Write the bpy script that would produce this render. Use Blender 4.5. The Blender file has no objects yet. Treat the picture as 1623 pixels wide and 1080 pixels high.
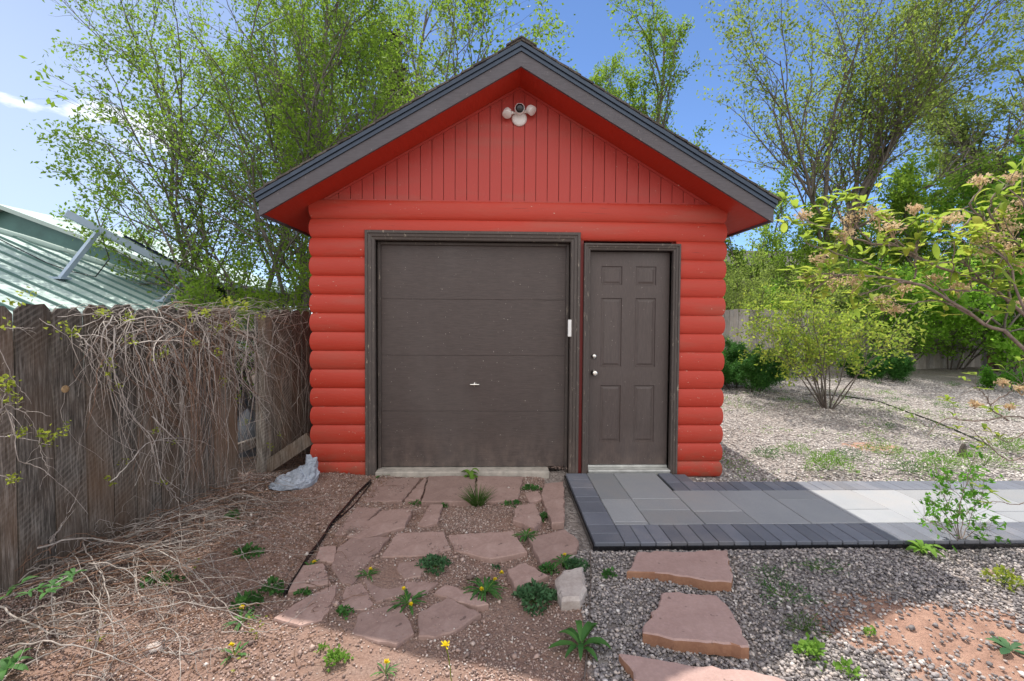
import bpy, math, random
import numpy as np
from mathutils import Vector, Matrix, Euler, noise as mnoise
PI = math.pi
R = math.radians
sc = bpy.context.scene
C = sc.collection

# ------------------------------------------------------------------ camera
FPX = 720.0; CW, CH = 1623.0, 1080.0; PY = 16.0
CAMH = 1.515
cam = bpy.data.cameras.new('camera'); camo = bpy.data.objects.new('camera', cam); C.objects.link(camo)
cam.sensor_width = 36.0; cam.lens = 36.0*FPX/CW; cam.shift_y = -PY/CW
cam.clip_end = 3000; cam.clip_start = 0.05
RM = Matrix.Rotation(R(-1.55), 3, 'Z') @ Matrix.Rotation(R(90-1.76), 3, 'X') @ Matrix.Rotation(R(0.38), 3, 'Z')
camo.matrix_world = Matrix.Translation((0, 0, CAMH)) @ RM.to_4x4()
sc.camera = camo

# ------------------------------------------------------------------ light
SUN = Vector((-0.26, 1.41, 2.5)).normalized()          # towards the sun
ELEV = math.asin(SUN.z); AZ = math.atan2(SUN.x, SUN.y)   # clockwise from +Y
w = bpy.data.worlds.new('World'); sc.world = w; w.use_nodes = True
nt = w.node_tree; nt.nodes.clear()
wo = nt.nodes.new('ShaderNodeOutputWorld'); bg = nt.nodes.new('ShaderNodeBackground')
sky = nt.nodes.new('ShaderNodeTexSky'); sky.sky_type = 'NISHITA'; sky.sun_disc = False
sky.sun_elevation = ELEV; sky.sun_rotation = AZ; sky.altitude = 1900; sky.air_density = .78; sky.dust_density = 0.05; sky.ozone_density = 6
bg.inputs[1].default_value = 0.10
# small white clouds low in the west: real sky content by direction
tc = nt.nodes.new('ShaderNodeTexCoord'); nrm = nt.nodes.new('ShaderNodeVectorMath'); nrm.operation = 'NORMALIZE'
nt.links.new(tc.outputs['Generated'], nrm.inputs[0])
def wdir(u, v):
    d = RM @ Vector(((u-CW/2)/FPX, -(v-(CH/2-PY))/FPX, -1)); return d.normalized()
mp = nt.nodes.new('ShaderNodeMapping'); mp.inputs['Scale'].default_value = (9, 9, 26)
nt.links.new(nrm.outputs[0], mp.inputs[0])
nz = nt.nodes.new('ShaderNodeTexNoise'); nz.inputs['Scale'].default_value = 1.3; nz.inputs['Detail'].default_value = 7; nz.inputs['Roughness'].default_value = 0.6
nt.links.new(mp.outputs[0], nz.inputs['Vector'])
acc = None
for (u, v, rr) in [(20, 163, .05), (160, 178, .10), (250, 215, .09), (178, 226, .07), (300, 240, .08), (205, 190, .07)]:
    dn = nt.nodes.new('ShaderNodeVectorMath'); dn.operation = 'DISTANCE'
    sm = nt.nodes.new('ShaderNodeVectorMath'); sm.operation = 'MULTIPLY'
    sm.inputs[1].default_value = (1, 1, 2.6); nt.links.new(nrm.outputs[0], sm.inputs[0])
    d = wdir(u, v); nt.links.new(sm.outputs[0], dn.inputs[0]); dn.inputs[1].default_value = (d.x, d.y, d.z*2.6)
    mr = nt.nodes.new('ShaderNodeMapRange'); mr.inputs['From Min'].default_value = rr; mr.inputs['From Max'].default_value = rr*.2
    mr.inputs['To Min'].default_value = 0; mr.inputs['To Max'].default_value = .33
    nt.links.new(dn.outputs['Value'], mr.inputs['Value'])
    if acc is None: acc = mr.outputs[0]
    else:
        ad = nt.nodes.new('ShaderNodeMath'); ad.operation = 'MAXIMUM'; nt.links.new(acc, ad.inputs[0]); nt.links.new(mr.outputs[0], ad.inputs[1]); acc = ad.outputs[0]
ad = nt.nodes.new('ShaderNodeMath'); ad.operation = 'ADD'; nt.links.new(acc, ad.inputs[0]); nt.links.new(nz.outputs['Fac'], ad.inputs[1])
cr = nt.nodes.new('ShaderNodeMapRange'); cr.inputs['From Min'].default_value = .70; cr.inputs['From Max'].default_value = .82
nt.links.new(ad.outputs[0], cr.inputs['Value'])
mx = nt.nodes.new('ShaderNodeMix'); mx.data_type = 'RGBA'; mx.inputs['B'].default_value = (6.5, 6.6, 6.8, 1)
nt.links.new(cr.outputs[0], mx.inputs['Factor']); nt.links.new(sky.outputs[0], mx.inputs['A'])
# thin high cirrus veil low in the west
def veil(prev, d, r0, r1, amt, col, noise_amt):
    dn = nt.nodes.new('ShaderNodeVectorMath'); dn.operation = 'DISTANCE'; nt.links.new(nrm.outputs[0], dn.inputs[0]); dn.inputs[1].default_value = d
    mr = nt.nodes.new('ShaderNodeMapRange'); mr.interpolation_type = 'SMOOTHSTEP'; mr.inputs['From Min'].default_value = r1; mr.inputs['From Max'].default_value = r0
    mr.inputs['To Min'].default_value = 0; mr.inputs['To Max'].default_value = 1; nt.links.new(dn.outputs['Value'], mr.inputs['Value'])
    n2 = nt.nodes.new('ShaderNodeTexNoise'); n2.inputs['Scale'].default_value = 3.2; n2.inputs['Detail'].default_value = 6; nt.links.new(nrm.outputs[0], n2.inputs['Vector'])
    r2 = nt.nodes.new('ShaderNodeMapRange'); r2.inputs['From Min'].default_value = .30; r2.inputs['From Max'].default_value = .55; r2.inputs['To Min'].default_value = 1-noise_amt; nt.links.new(n2.outputs['Fac'], r2.inputs['Value'])
    mu = nt.nodes.new('ShaderNodeMath'); mu.operation = 'MULTIPLY'; nt.links.new(mr.outputs[0], mu.inputs[0]); nt.links.new(r2.outputs[0], mu.inputs[1])
    m3 = nt.nodes.new('ShaderNodeMath'); m3.operation = 'MULTIPLY'; nt.links.new(mu.outputs[0], m3.inputs[0]); m3.inputs[1].default_value = amt
    m2 = nt.nodes.new('ShaderNodeMix'); m2.data_type = 'RGBA'; nt.links.new(m3.outputs[0], m2.inputs['Factor']); nt.links.new(prev, m2.inputs['A']); m2.inputs['B'].default_value = (*col, 1); return m2.outputs['Result']
v1 = veil(mx.outputs['Result'], tuple(wdir(-250, 420)), .05, 1.05, .72, (4.0, 4.6, 5.6), .0)
# unseen bright cloud bank behind the camera, added to fill the shaded shed front
v2 = veil(v1, (0, -.80, .6), .75, 1.2, 1.0, (9.0, 8.8, 8.6), .6)
nt.links.new(v2, bg.inputs[0]); nt.links.new(bg.outputs[0], wo.inputs[0])

sl = bpy.data.lights.new('sun', 'SUN'); slo = bpy.data.objects.new('sun', sl); C.objects.link(slo)
sl.energy = 2.9; sl.angle = R(0.55); sl.color = (1, .95, .87)
slo.rotation_euler = SUN.to_track_quat('Z', 'Y').to_euler(); slo.location = (-4, 14, 20)
sc.view_settings.view_transform = 'Standard'; sc.view_settings.look = 'None'; sc.view_settings.gamma = 1
sc.view_settings.exposure = 1.08

# ------------------------------------------------------------------ helpers
def ray(u, v):
    return RM @ Vector(((u-CW/2)/FPX, -(v-(CH/2-PY))/FPX, -1))
def G(u, v, z=0.0):                     # point of the ground seen at a pixel of the photo
    d = ray(u, v); t = (z-CAMH)/d.z; return Vector((d.x*t, d.y*t, z))
def P(u, v, y):                         # point of the plane at distance y
    d = ray(u, v); t = y/d.y; return Vector((d.x*t, y, CAMH+d.z*t))
def tag(o, label=None, cat=None, group=None, kind=None):
    if label: o['label'] = label
    if cat: o['category'] = cat
    if group: o['group'] = group
    if kind: o['kind'] = kind
    return o
def empty(name, loc, label, cat, group=None, rz=0):
    o = bpy.data.objects.new(name, None); C.objects.link(o); o.location = loc; o.rotation_euler = (0, 0, rz)
    o.empty_display_size = .2
    return tag(o, label, cat, group)
def link(name, me, mat=None, parent=None, world=True):
    o = bpy.data.objects.new(name, me); C.objects.link(o)
    if mat:
        for m in (mat if isinstance(mat, (list, tuple)) else [mat]): me.materials.append(m)
    if parent is not None:
        o.parent = parent
        if world: o.matrix_parent_inverse = local_matrix_inv(parent)
    return o
def local_matrix_inv(p):
    m = Matrix.Identity(4)
    q = p
    while q is not None:
        m = Matrix.LocRotScale(q.location, q.rotation_euler, q.scale) @ m if q.parent is None else (q.matrix_parent_inverse @ Matrix.LocRotScale(q.location, q.rotation_euler, q.scale)) @ m
        q = q.parent
    return m.inverted()
def npmesh(name, V, F, smooth=False, mi=None):
    """F: (n,k) array, all faces the same k"""
    V = np.asarray(V, dtype=np.float32).reshape(-1, 3); F = np.asarray(F, dtype=np.int32); n, k = F.shape
    me = bpy.data.meshes.new(name); me.vertices.add(len(V)); me.vertices.foreach_set('co', V.ravel())
    me.loops.add(n*k); me.loops.foreach_set('vertex_index', F.ravel())
    me.polygons.add(n); me.polygons.foreach_set('loop_start', np.arange(0, n*k, k, dtype=np.int32)); me.polygons.foreach_set('loop_total', np.full(n, k, dtype=np.int32))
    if smooth: me.polygons.foreach_set('use_smooth', np.ones(n, dtype=bool))
    if mi is not None: me.polygons.foreach_set('material_index', np.asarray(mi, dtype=np.int32))
    me.update(calc_edges=True); me.validate()
    return me
class MB:
    def __init__(s): s.v = []; s.f = []; s.sm = []
    def add(s, vs, fs, smooth=False):
        b = len(s.v); s.v += [tuple(v) for v in vs]; s.f += [tuple(b+i for i in f) for f in fs]; s.sm += [smooth]*len(fs); return s
    def box(s, a, b, bev=0.0, M=None):
        x0, y0, z0 = [min(a[i], b[i]) for i in range(3)]; x1, y1, z1 = [max(a[i], b[i]) for i in range(3)]
        if bev <= 0:
            vs = [(x, y, z) for z in (z0, z1) for y in (y0, y1) for x in (x0, x1)]
            fs = [(0, 2, 3, 1), (4, 5, 7, 6), (0, 1, 5, 4), (2, 6, 7, 3), (0, 4, 6, 2), (1, 3, 7, 5)]
        else:
            c = min(bev, (x1-x0)*.49, (y1-y0)*.49, (z1-z0)*.49); vs = []; idx = {}
            X, Y, Z = (x0, x1), (y0, y1), (z0, z1)
            for i in (0, 1):
                for j in (0, 1):
                    for k in (0, 1):
                        sx, sy, sz = (1-2*i)*c, (1-2*j)*c, (1-2*k)*c
                        for ax, p in enumerate([(X[i], Y[j]+sy, Z[k]+sz), (X[i]+sx, Y[j], Z[k]+sz), (X[i]+sx, Y[j]+sy, Z[k])]):
                            idx[(i, j, k, ax)] = len(vs); vs.append(p)
            I = idx; fs = []
            for i in (0, 1):
                f = [I[(i, 0, 0, 0)], I[(i, 1, 0, 0)], I[(i, 1, 1, 0)], I[(i, 0, 1, 0)]]; fs.append(tuple(f[::-1]) if i == 0 else tuple(f))
                f = [I[(0, i, 0, 1)], I[(1, i, 0, 1)], I[(1, i, 1, 1)], I[(0, i, 1, 1)]]; fs.append(tuple(f) if i == 0 else tuple(f[::-1]))
                f = [I[(0, 0, i, 2)], I[(1, 0, i, 2)], I[(1, 1, i, 2)], I[(0, 1, i, 2)]]; fs.append(tuple(f[::-1]) if i == 0 else tuple(f))
            for a_ in (0, 1):
                for b_ in (0, 1):
                    fs.append((I[(0, a_, b_, 1)], I[(1, a_, b_, 1)], I[(1, a_, b_, 2)], I[(0, a_, b_, 2)]))
                    fs.append((I[(a_, 0, b_, 0)], I[(a_, 1, b_, 0)], I[(a_, 1, b_, 2)], I[(a_, 0, b_, 2)]))
                    fs.append((I[(a_, b_, 0, 0)], I[(a_, b_, 1, 0)], I[(a_, b_, 1, 1)], I[(a_, b_, 0, 1)]))
            for i in (0, 1):
                for j in (0, 1):
                    for k in (0, 1): fs.append((I[(i, j, k, 0)], I[(i, j, k, 1)], I[(i, j, k, 2)]))
        if M is not None: vs = [M @ Vector(v) for v in vs]
        return s.add(vs, fs)
    def prism(s, poly, z0, z1, top=None):   # poly list of (x,y); optional inset top polygon
        n = len(poly); t = top or poly
        a = sum(poly[i][0]*poly[(i+1) % n][1]-poly[(i+1) % n][0]*poly[i][1] for i in range(n))
        if a < 0: poly = poly[::-1]; t = t[::-1]
        vs = [(p[0], p[1], z0) for p in poly]+[(p[0], p[1], z1) for p in t]
        fs = [tuple(range(n-1, -1, -1)), tuple(range(n, 2*n))]+[(i, (i+1) % n, n+(i+1) % n, n+i) for i in range(n)]
        return s.add(vs, fs)
    def loft(s, rings, close=True, caps=True, smooth=True):
        n = len(rings[0]); vs = [v for r in rings for v in r]; fs = []
        for i in range(len(rings)-1):
            for j in range(n if close else n-1):
                a = i*n+j; b = i*n+(j+1) % n; fs.append((a, b, b+n, a+n))
        s.add(vs, fs, smooth)
        if caps: s.add([v for v in rings[0]], [tuple(range(n-1, -1, -1))]); s.add([v for v in rings[-1]], [tuple(range(n))])
        return s
    def cyl(s, p, q, r0, r1=None, n=16, smooth=True, caps=True):
        r1 = r0 if r1 is None else r1; p = Vector(p); q = Vector(q); d = (q-p).normalized(); a = d.orthogonal().normalized(); b = d.cross(a)
        return s.loft([[p+(a*math.cos(2*PI*i/n)+b*math.sin(2*PI*i/n))*r0 for i in range(n)], [q+(a*math.cos(2*PI*i/n)+b*math.sin(2*PI*i/n))*r1 for i in range(n)]], smooth=smooth, caps=caps)
    def lathe(s, p, q, prof, n=20):          # prof: [(t along metres, radius)]
        p = Vector(p); d = (Vector(q)-p).normalized(); a = d.orthogonal().normalized(); b = d.cross(a)
        return s.loft([[p+d*t+(a*math.cos(2*PI*i/n)+b*math.sin(2*PI*i/n))*max(r, 1e-5) for i in range(n)] for t, r in prof])
    def tube(s, pts, rad, n=5):
        V, F = tube_np(np.array(pts, float), np.full(len(pts), rad) if np.isscalar(rad) else np.array(rad), n)
        return s.add([tuple(v) for v in V], [tuple(f) for f in F], True)
    def build(s, name, mat=None, parent=None):
        me = bpy.data.meshes.new(name); me.from_pydata(s.v, [], s.f); me.polygons.foreach_set('use_smooth', s.sm); me.update()
        return link(name, me, mat, parent)
def tube_np(p, r, n=4):
    """tube along polyline p (m,3), radii r; capped only by tapering"""
    m = len(p); t = np.gradient(p, axis=0); t /= np.linalg.norm(t, axis=1)[:, None]+1e-9
    ref = np.array([0.31, 0.17, .93]) if abs(t[0][2]) < .8 else np.array([.95, .21, .2])
    a = np.cross(t, ref); a /= np.linalg.norm(a, axis=1)[:, None]+1e-9; b = np.cross(t, a)
    th = np.arange(n)*2*PI/n
    V = p[:, None, :]+(a[:, None, :]*np.cos(th)[None, :, None]+b[:, None, :]*np.sin(th)[None, :, None])*r[:, None, None]
    i = np.arange(m-1)[:, None]*n; j = np.arange(n)[None, :]; j2 = (j+1) % n
    F = np.stack([i+j, i+j2, i+j2+n, i+j+n], -1).reshape(-1, 4)
    return V.reshape(-1, 3), F
class NP:                                    # accumulates quads in numpy
    def __init__(s): s.V = []; s.F = []; s.n = 0
    def add(s, V, F): s.V.append(V); s.F.append(F+s.n); s.n += len(V)
    def tube(s, p, r, n=4):
        V, F = tube_np(np.asarray(p, float), np.asarray(r, float), n); s.add(V, F)
    def build(s, name, mat, parent=None, smooth=True):
        me = npmesh(name, np.concatenate(s.V), np.concatenate(s.F), smooth); return link(name, me, mat, parent)

# ------------------------------------------------------------------ materials
class NB:
    def __init__(s, name):
        s.m = bpy.data.materials.new(name); s.m.use_nodes = True; s.t = s.m.node_tree; s.b = s.t.nodes['Principled BSDF']; s.out = s.t.nodes['Material Output']
        s.b.inputs['Roughness'].default_value = .8
        s._c = s.t.nodes.new('ShaderNodeTexCoord')
    def n(s, ty, **k):
        q = s.t.nodes.new(ty)
        for a, v in k.items():
            if a in q.inputs:
                s.put(q.inputs[a], v)
            else: setattr(q, a, v)
        return q
    def put(s, sock, v):
        if hasattr(v, 'is_linked') or isinstance(v, bpy.types.NodeSocket): s.t.links.new(v, sock)
        else: sock.default_value = v
    def co(s, scale=(1, 1, 1), kind='Object', rot=(0, 0, 0)):
        q = s.t.nodes.new('ShaderNodeMapping'); q.inputs['Scale'].default_value = scale; q.inputs['Rotation'].default_value = rot
        s.t.links.new(s._c.outputs[kind], q.inputs[0]); return q.outputs[0]
    def noise(s, scale, vec=None, detail=5, rough=.55, out='Fac'):
        q = s.n('ShaderNodeTexNoise'); q.inputs['Scale'].default_value = scale; q.inputs['Detail'].default_value = detail; q.inputs['Roughness'].default_value = rough
        s.t.links.new(vec if vec is not None else s.co(), q.inputs['Vector']); return q.outputs[out]
    def ramp(s, fac, stops):
        q = s.n('ShaderNodeValToRGB'); s.t.links.new(fac, q.inputs[0]); e = q.color_ramp.elements
        while len(e) < len(stops): e.new(.5)
        for i, (p, c) in enumerate(stops):
            e[i].position = p; e[i].color = (c[0], c[1], c[2], 1) if not np.isscalar(c) else (c, c, c, 1)
        return q.outputs[0]
    def mix(s, fac, a, b, mode='MIX'):
        q = s.n('ShaderNodeMix'); q.data_type = 'RGBA'; q.blend_type = mode
        s.put(q.inputs['Factor'], fac)
        for k, v in (('A', a), ('B', b)):
            if isinstance(v, bpy.types.NodeSocket): s.t.links.new(v, q.inputs[k])
            else: q.inputs[k].default_value = (*v, 1)
        return q.outputs['Result']
    def math(s, op, a, b=0):
        q = s.n('ShaderNodeMath'); q.operation = op; s.put(q.inputs[0], a); s.put(q.inputs[1], b); return q.outputs[0]
    def bump(s, h, strength=.3, dist=.01):
        q = s.n('ShaderNodeBump'); q.inputs['Strength'].default_value = strength; q.inputs['Distance'].default_value = dist
        s.t.links.new(h, q.inputs['Height']); s.t.links.new(q.outputs[0], s.b.inputs['Normal'])
    def color(s, c):
        if isinstance(c, bpy.types.NodeSocket): s.t.links.new(c, s.b.inputs['Base Color'])
        else: s.b.inputs['Base Color'].default_value = (*c, 1)
    def rough(s, v): s.put(s.b.inputs['Roughness'], v)

def m_simple(name, col, rough=.6, metal=0, var=.12, nscale=30, bump=.1):
    k = NB(name); nz = k.noise(nscale, k.co()); k.color(k.ramp(nz, [(.3, tuple(c*(1-var) for c in col)), (.7, tuple(min(1, c*(1+var)) for c in col))]))
    k.rough(rough); k.b.inputs['Metallic'].default_value = metal
    if bump: k.bump(nz, bump, .004)
    return k.m
def m_red(name, base=(.47, .040, .020), chips=True, dirt=True, grain=(3, 30, 30), vgrain=False):
    k = NB(name); v = k.co(grain)
    g = k.noise(4, v, 6, .6); big = k.noise(1.7, k.co(), 3)
    col = k.mix(k.math('MULTIPLY', big, .55), base, (base[0]*.82, base[1]*.85, base[2]*1.0))
    col = k.mix(k.ramp(g, [(.35, .0), (.8, .25)]), col, (base[0]*1.06, base[1]*1.7, base[2]*1.8))
    sep = k.n('ShaderNodeSeparateXYZ'); k.t.links.new(k._c.outputs['Object'], sep.inputs[0])
    if dirt:   # soil splashed on the lowest courses
        low = k.n('ShaderNodeMapRange'); low.inputs['From Min'].default_value = .30; low.inputs['From Max'].default_value = .0
        k.t.links.new(sep.outputs[2], low.inputs[0])
        f = k.math('MULTIPLY', low.outputs[0], k.ramp(k.noise(9, k.co((1, 1, 2))), [(.35, 0), (.7, .8)]))
        col = k.mix(f, col, (.23, .10, .06))
    if chips:
        c1 = k.noise(38, k.co((.8, 1, 1.4)), 2, .5); c2 = k.noise(2.6, k.co())
        f = k.math('MULTIPLY', k.ramp(c1, [(.735, 0), (.75, 1)]), k.ramp(c2, [(.45, 0), (.55, 1)]))
        col = k.mix(f, col, (.55, .42, .33))
        c3 = k.noise(9, k.co((.35, 1, 1.6)), 7, .72); f = k.math('MULTIPLY', k.ramp(c3, [(.66, 0), (.70, .75)]), k.ramp(k.noise(1.3, k.co()), [(.48, 0), (.6, 1)]))
        col = k.mix(f, col, (.46, .26, .21))
        specks = k.noise(85, k.co((1, 1, 1)), 1, .5); lowm = k.n('ShaderNodeMapRange'); lowm.inputs['From Min'].default_value = 1.5; lowm.inputs['From Max'].default_value = .2; k.t.links.new(sep.outputs[2], lowm.inputs[0])
        f = k.math('MULTIPLY', k.ramp(specks, [(.76, 0), (.775, .8)]), lowm.outputs[0]); col = k.mix(f, col, (.62, .50, .42))
        gr = k.noise(2.2, k.co((.5, 1, 3)), 4); col = k.mix(k.ramp(gr, [(.52, 0), (.72, .30)]), col, (.30, .12, .085))
    if not vgrain and grain[0] < 10:
        ck = k.noise(3.0, k.co((.9, 1, 34)), 3, .6); f = k.math('MULTIPLY', k.ramp(ck, [(.665, 0), (.69, .8)]), k.ramp(k.noise(2.1, k.co((.6, 1, 1))), [(.5, 0), (.6, 1)])); col = k.mix(f, col, (.09, .02, .014))
        fade = k.noise(5, k.co((.25, 1, 2.5)), 5, .65); col = k.mix(k.ramp(fade, [(.50, 0), (.78, .35)]), col, (base[0]*.85, base[1]*2.0, base[2]*2.2))
    k.color(col); k.rough(k.ramp(g, [(.3, .40), (.8, .6)])); k.b.inputs['Specular IOR Level'].default_value = .38
    k.bump(k.math('ADD', g, k.math('MULTIPLY', k.noise(3, k.co((1, 1, 2))), 1.2)), .30, .006)
    return k.m
def m_brown(name, col=(.066, .052, .046), chips=.0, grain=(25, 25, 2.5), rough=.5, bumps=.25):
    k = NB(name); g = k.noise(6, k.co(grain), 6, .65); c = k.ramp(g, [(.3, tuple(x*.8 for x in col)), (.75, tuple(x*1.35 for x in col))])
    if chips:
        f = k.math('MULTIPLY', k.ramp(k.noise(14, k.co((grain[0]*.12, grain[1]*.12, grain[2]*.25)), 5, .75), [(.61, 0), (.65, 1)]), chips)
        c = k.mix(f, c, (.34, .29, .22))
    sp = k.n('ShaderNodeSeparateXYZ'); k.t.links.new(k._c.outputs['Object'], sp.inputs[0]); lw = k.n('ShaderNodeMapRange'); lw.inputs['From Min'].default_value = .45; lw.inputs['From Max'].default_value = .0; k.t.links.new(sp.outputs[2], lw.inputs[0])
    d1 = k.noise(7, k.co((1, 1, .6)), 6, .7); d2 = k.noise(1.6, k.co((1, 1, .35)), 5, .65)
    c = k.mix(k.math('MULTIPLY', lw.outputs[0], k.ramp(d1, [(.4, 0), (.65, .6)])), c, (.20, .145, .12)); c = k.mix(k.ramp(d2, [(.48, 0), (.72, .22)]), c, (.17, .15, .14))
    c = k.mix(k.ramp(k.noise(60, k.co(), 1), [(.775, 0), (.785, .6)]), c, (.4, .36, .32))
    k.color(c); k.rough(k.ramp(d2, [(.35, rough-.08), (.7, rough+.2)])); k.bump(g, bumps, .003); return k.m
def m_leaf(name, c1, c2, trans=.45, c3=None):
    k = NB(name); gi = k.n('ShaderNodeNewGeometry'); r = gi.outputs['Random Per Island']
    st = [(0, c1), (1, c2)] if c3 is None else [(0, c1), (.6, c2), (.97, c3)]
    col = k.ramp(r, st)
    big = k.noise(.9, k.co(), 2); col = k.mix(k.ramp(big, [(.35, .0), (.65, .35)]), col, tuple(x*.65 for x in c1))
    k.color(col); k.rough(.62); k.b.inputs['Specular IOR Level'].default_value = .25
    tr = k.n('ShaderNodeBsdfTranslucent'); tc_ = k.mix(.5, col, tuple(min(1, x*1.5+.02) for x in c2)); k.t.links.new(tc_, tr.inputs[0])
    ms = k.n('ShaderNodeMixShader'); ms.inputs[0].default_value = trans
    k.t.links.new(k.b.outputs[0], ms.inputs[1]); k.t.links.new(tr.outputs[0], ms.inputs[2]); k.t.links.new(ms.outputs[0], k.out.inputs[0])
    return k.m
def m_bark(name, c1, c2, sc_=(12, 12, 3)):
    k = NB(name); g = k.noise(5, k.co(sc_), 6, .65); k.color(k.ramp(g, [(.3, c1), (.7, c2)])); k.rough(.9); k.bump(g, .5, .02); return k.m
def m_weathered(name, dark, mid, light, stain=(.10, .065, .04), rz=0):
    k = NB(name); oi = k.n('ShaderNodeObjectInfo')
    off = k.n('ShaderNodeVectorMath', operation='ADD'); k.t.links.new(k._c.outputs['Object'], off.inputs[0])
    sc3 = k.n('ShaderNodeVectorMath', operation='SCALE'); k.t.links.new(oi.outputs['Random'], sc3.inputs['Scale']); sc3.inputs[0].default_value = (17, 23, 31)
    k.t.links.new(sc3.outputs[0], off.inputs[1])
    def mp_(s3):
        q = k.n('ShaderNodeMapping'); q.inputs['Scale'].default_value = s3; k.t.links.new(off.outputs[0], q.inputs[0]); return q.outputs[0]
    g = k.noise(7, mp_((14, 14, .8)), 8, .7); fine = k.noise(30, mp_((10, 10, .5)), 4, .7)
    col = k.ramp(g, [(.33, dark), (.5, mid), (.68, light)]); col = k.mix(k.ramp(fine, [(.52, 0), (.66, .55)]), col, dark); sepz = k.n('ShaderNodeSeparateXYZ'); k.t.links.new(k._c.outputs['Object'], sepz.inputs[0]); hz_ = k.n('ShaderNodeMapRange'); hz_.inputs['From Min'].default_value = .9; hz_.inputs['From Max'].default_value = 1.7; k.t.links.new(sepz.outputs[2], hz_.inputs[0]); col = k.mix(k.math('MULTIPLY', hz_.outputs[0], .55), col, tuple(x*1.3 for x in dark))
    saw = k.n('ShaderNodeTexWave'); saw.wave_type = 'BANDS'; saw.bands_direction = 'Z'; saw.inputs['Scale'].default_value = 11; saw.inputs['Distortion'].default_value = .9; saw.inputs['Detail'].default_value = 5; saw.inputs['Detail Scale'].default_value = 1.5
    q = k.n('ShaderNodeMapping'); q.inputs['Rotation'].default_value = (.0, .65, 0); k.t.links.new(off.outputs[0], q.inputs[0]); k.t.links.new(q.outputs[0], saw.inputs['Vector'])
    col = k.mix(k.math('MULTIPLY', k.math('MULTIPLY', k.ramp(saw.outputs['Fac'], [(.55, 0), (.8, 1)]), .26), k.ramp(k.noise(2.2, mp_((2, 2, .9)), 3), [(.42, 0), (.6, 1)])), col, light)
    st = k.noise(1.6, mp_((1.5, 1.5, .8)), 3); col = k.mix(k.ramp(st, [(.42, 0), (.7, .75)]), col, stain)
    tone = k.ramp(oi.outputs['Random'], [(0, .72), (1, 1.25)]); col = k.mix(1.0, col, tone, 'MULTIPLY')
    k.color(col); k.rough(.92); hh = k.math('ADD', g, k.math('MULTIPLY', fine, .6)); k.bump(hh, .8, .006); return k.m

M = {}
M['red'] = m_red('red_log_paint')
M['red_board'] = m_red('red_board_paint', (.46, .050, .036), chips=True, dirt=False, grain=(30, 30, 2))
M['red_soffit'] = m_red('red_soffit_paint', (.50, .036, .016), chips=False, dirt=False, grain=(20, 2, 20))
M['brown'] = m_brown('brown_door_paint', (.066, .049, .044), grain=(2, 20, 22), bumps=.5)
M['brown_door'] = m_brown('brown_smooth_paint', (.074, .055, .050), grain=(20, 20, 2), bumps=.12, rough=.42)
M['trim'] = m_brown('brown_trim_paint', (.066, .052, .045), chips=.85)
M['fascia'] = m_brown('grey_brown_fascia_paint', (.086, .079, .088), grain=(2, 20, 20), rough=.6)
M['drip'] = m_simple('dark_metal_drip_edge', (.04, .055, .08), .3, .5, .1)  # blue of the reflected sky put into the base colour
M['white'] = m_simple('white_plastic', (.78, .77, .75), .35, 0, .03, 20, .02)
M['white_metal'] = m_simple('pale_metal_threshold', (.55, .55, .52), .4, .3, .2, 12)
M['chrome'] = m_simple('satin_nickel', (.75, .73, .68), .25, 1, .05, 40, .02)
M['black'] = m_simple('black_plastic', (.012, .012, .014), .25, 0, .1, 20, 0)
M['concrete'] = m_simple('concrete', (.42, .38, .33), .9, 0, .25, 14, .4)
M['dark'] = m_simple('dark_interior', (.02, .018, .016), .9)
M['bark_grey'] = m_bark('grey_bark', (.07, .06, .05), (.20, .175, .15))
M['bark_mid'] = m_bark('brown_grey_bark', (.07, .058, .048), (.18, .15, .125))
M['bark_dark'] = m_bark('dark_bark', (.045, .035, .028), (.12, .10, .08))
M['vine'] = m_bark('dry_vine_bark', (.24, .20, .175), (.64, .58, .52), (3, 3, 3))
M['vine_low'] = m_bark('old_vine_bark', (.12, .10, .088), (.50, .44, .39), (3, 3, 3))
M['vine2'] = m_bark('brown_vine_bark', (.13, .07, .045), (.30, .18, .12), (4, 4, 4))
M['twig'] = m_bark('reddish_twig', (.12, .085, .07), (.30, .23, .19), (8, 8, 8))
M['leaf_elm'] = m_leaf('elm_leaf', (.10, .19, .018), (.22, .34, .03), .55)
M['leaf_soft'] = m_leaf('soft_green_leaf', (.15, .22, .04), (.27, .35, .07), .5)
M['leaf_olive'] = m_leaf('olive_leaf', (.12, .19, .028), (.25, .33, .05), .55)
M['leaf_bright'] = m_leaf('bright_green_leaf', (.06, .19, .016), (.14, .34, .03), .55)
M['leaf_spring'] = m_leaf('spring_leaf', (.14, .25, .03), (.28, .42, .05), .6)
M['leaf_maple'] = m_leaf('maple_leaf', (.12, .28, .025), (.26, .46, .05), .65)
M['leaf_dark'] = m_leaf('dark_bush_leaf', (.03, .12, .02), (.08, .23, .035), .3)
M['leaf_yellow'] = m_leaf('young_yellow_leaf', (.17, .24, .03), (.36, .40, .05), .5)
M['leaf_vib'] = m_leaf('viburnum_leaf', (.12, .22, .03), (.32, .42, .05), .55, (.50, .48, .08))
M['leaf_dead'] = m_leaf('dead_leaf', (.05, .04, .03), (.11, .085, .05), .2)
M['blossom'] = m_leaf('pinkish_blossom', (.56, .36, .22), (.72, .56, .34), .35)
M['weed'] = m_leaf('weed_leaf', (.04, .13, .03), (.09, .22, .05), .3)
M['weed_blue'] = m_leaf('blue_green_weed_leaf', (.045, .12, .05), (.10, .20, .085), .25)
M['weed_lime'] = m_leaf('lime_weed_leaf', (.11, .24, .03), (.22, .38, .06), .4)
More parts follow.
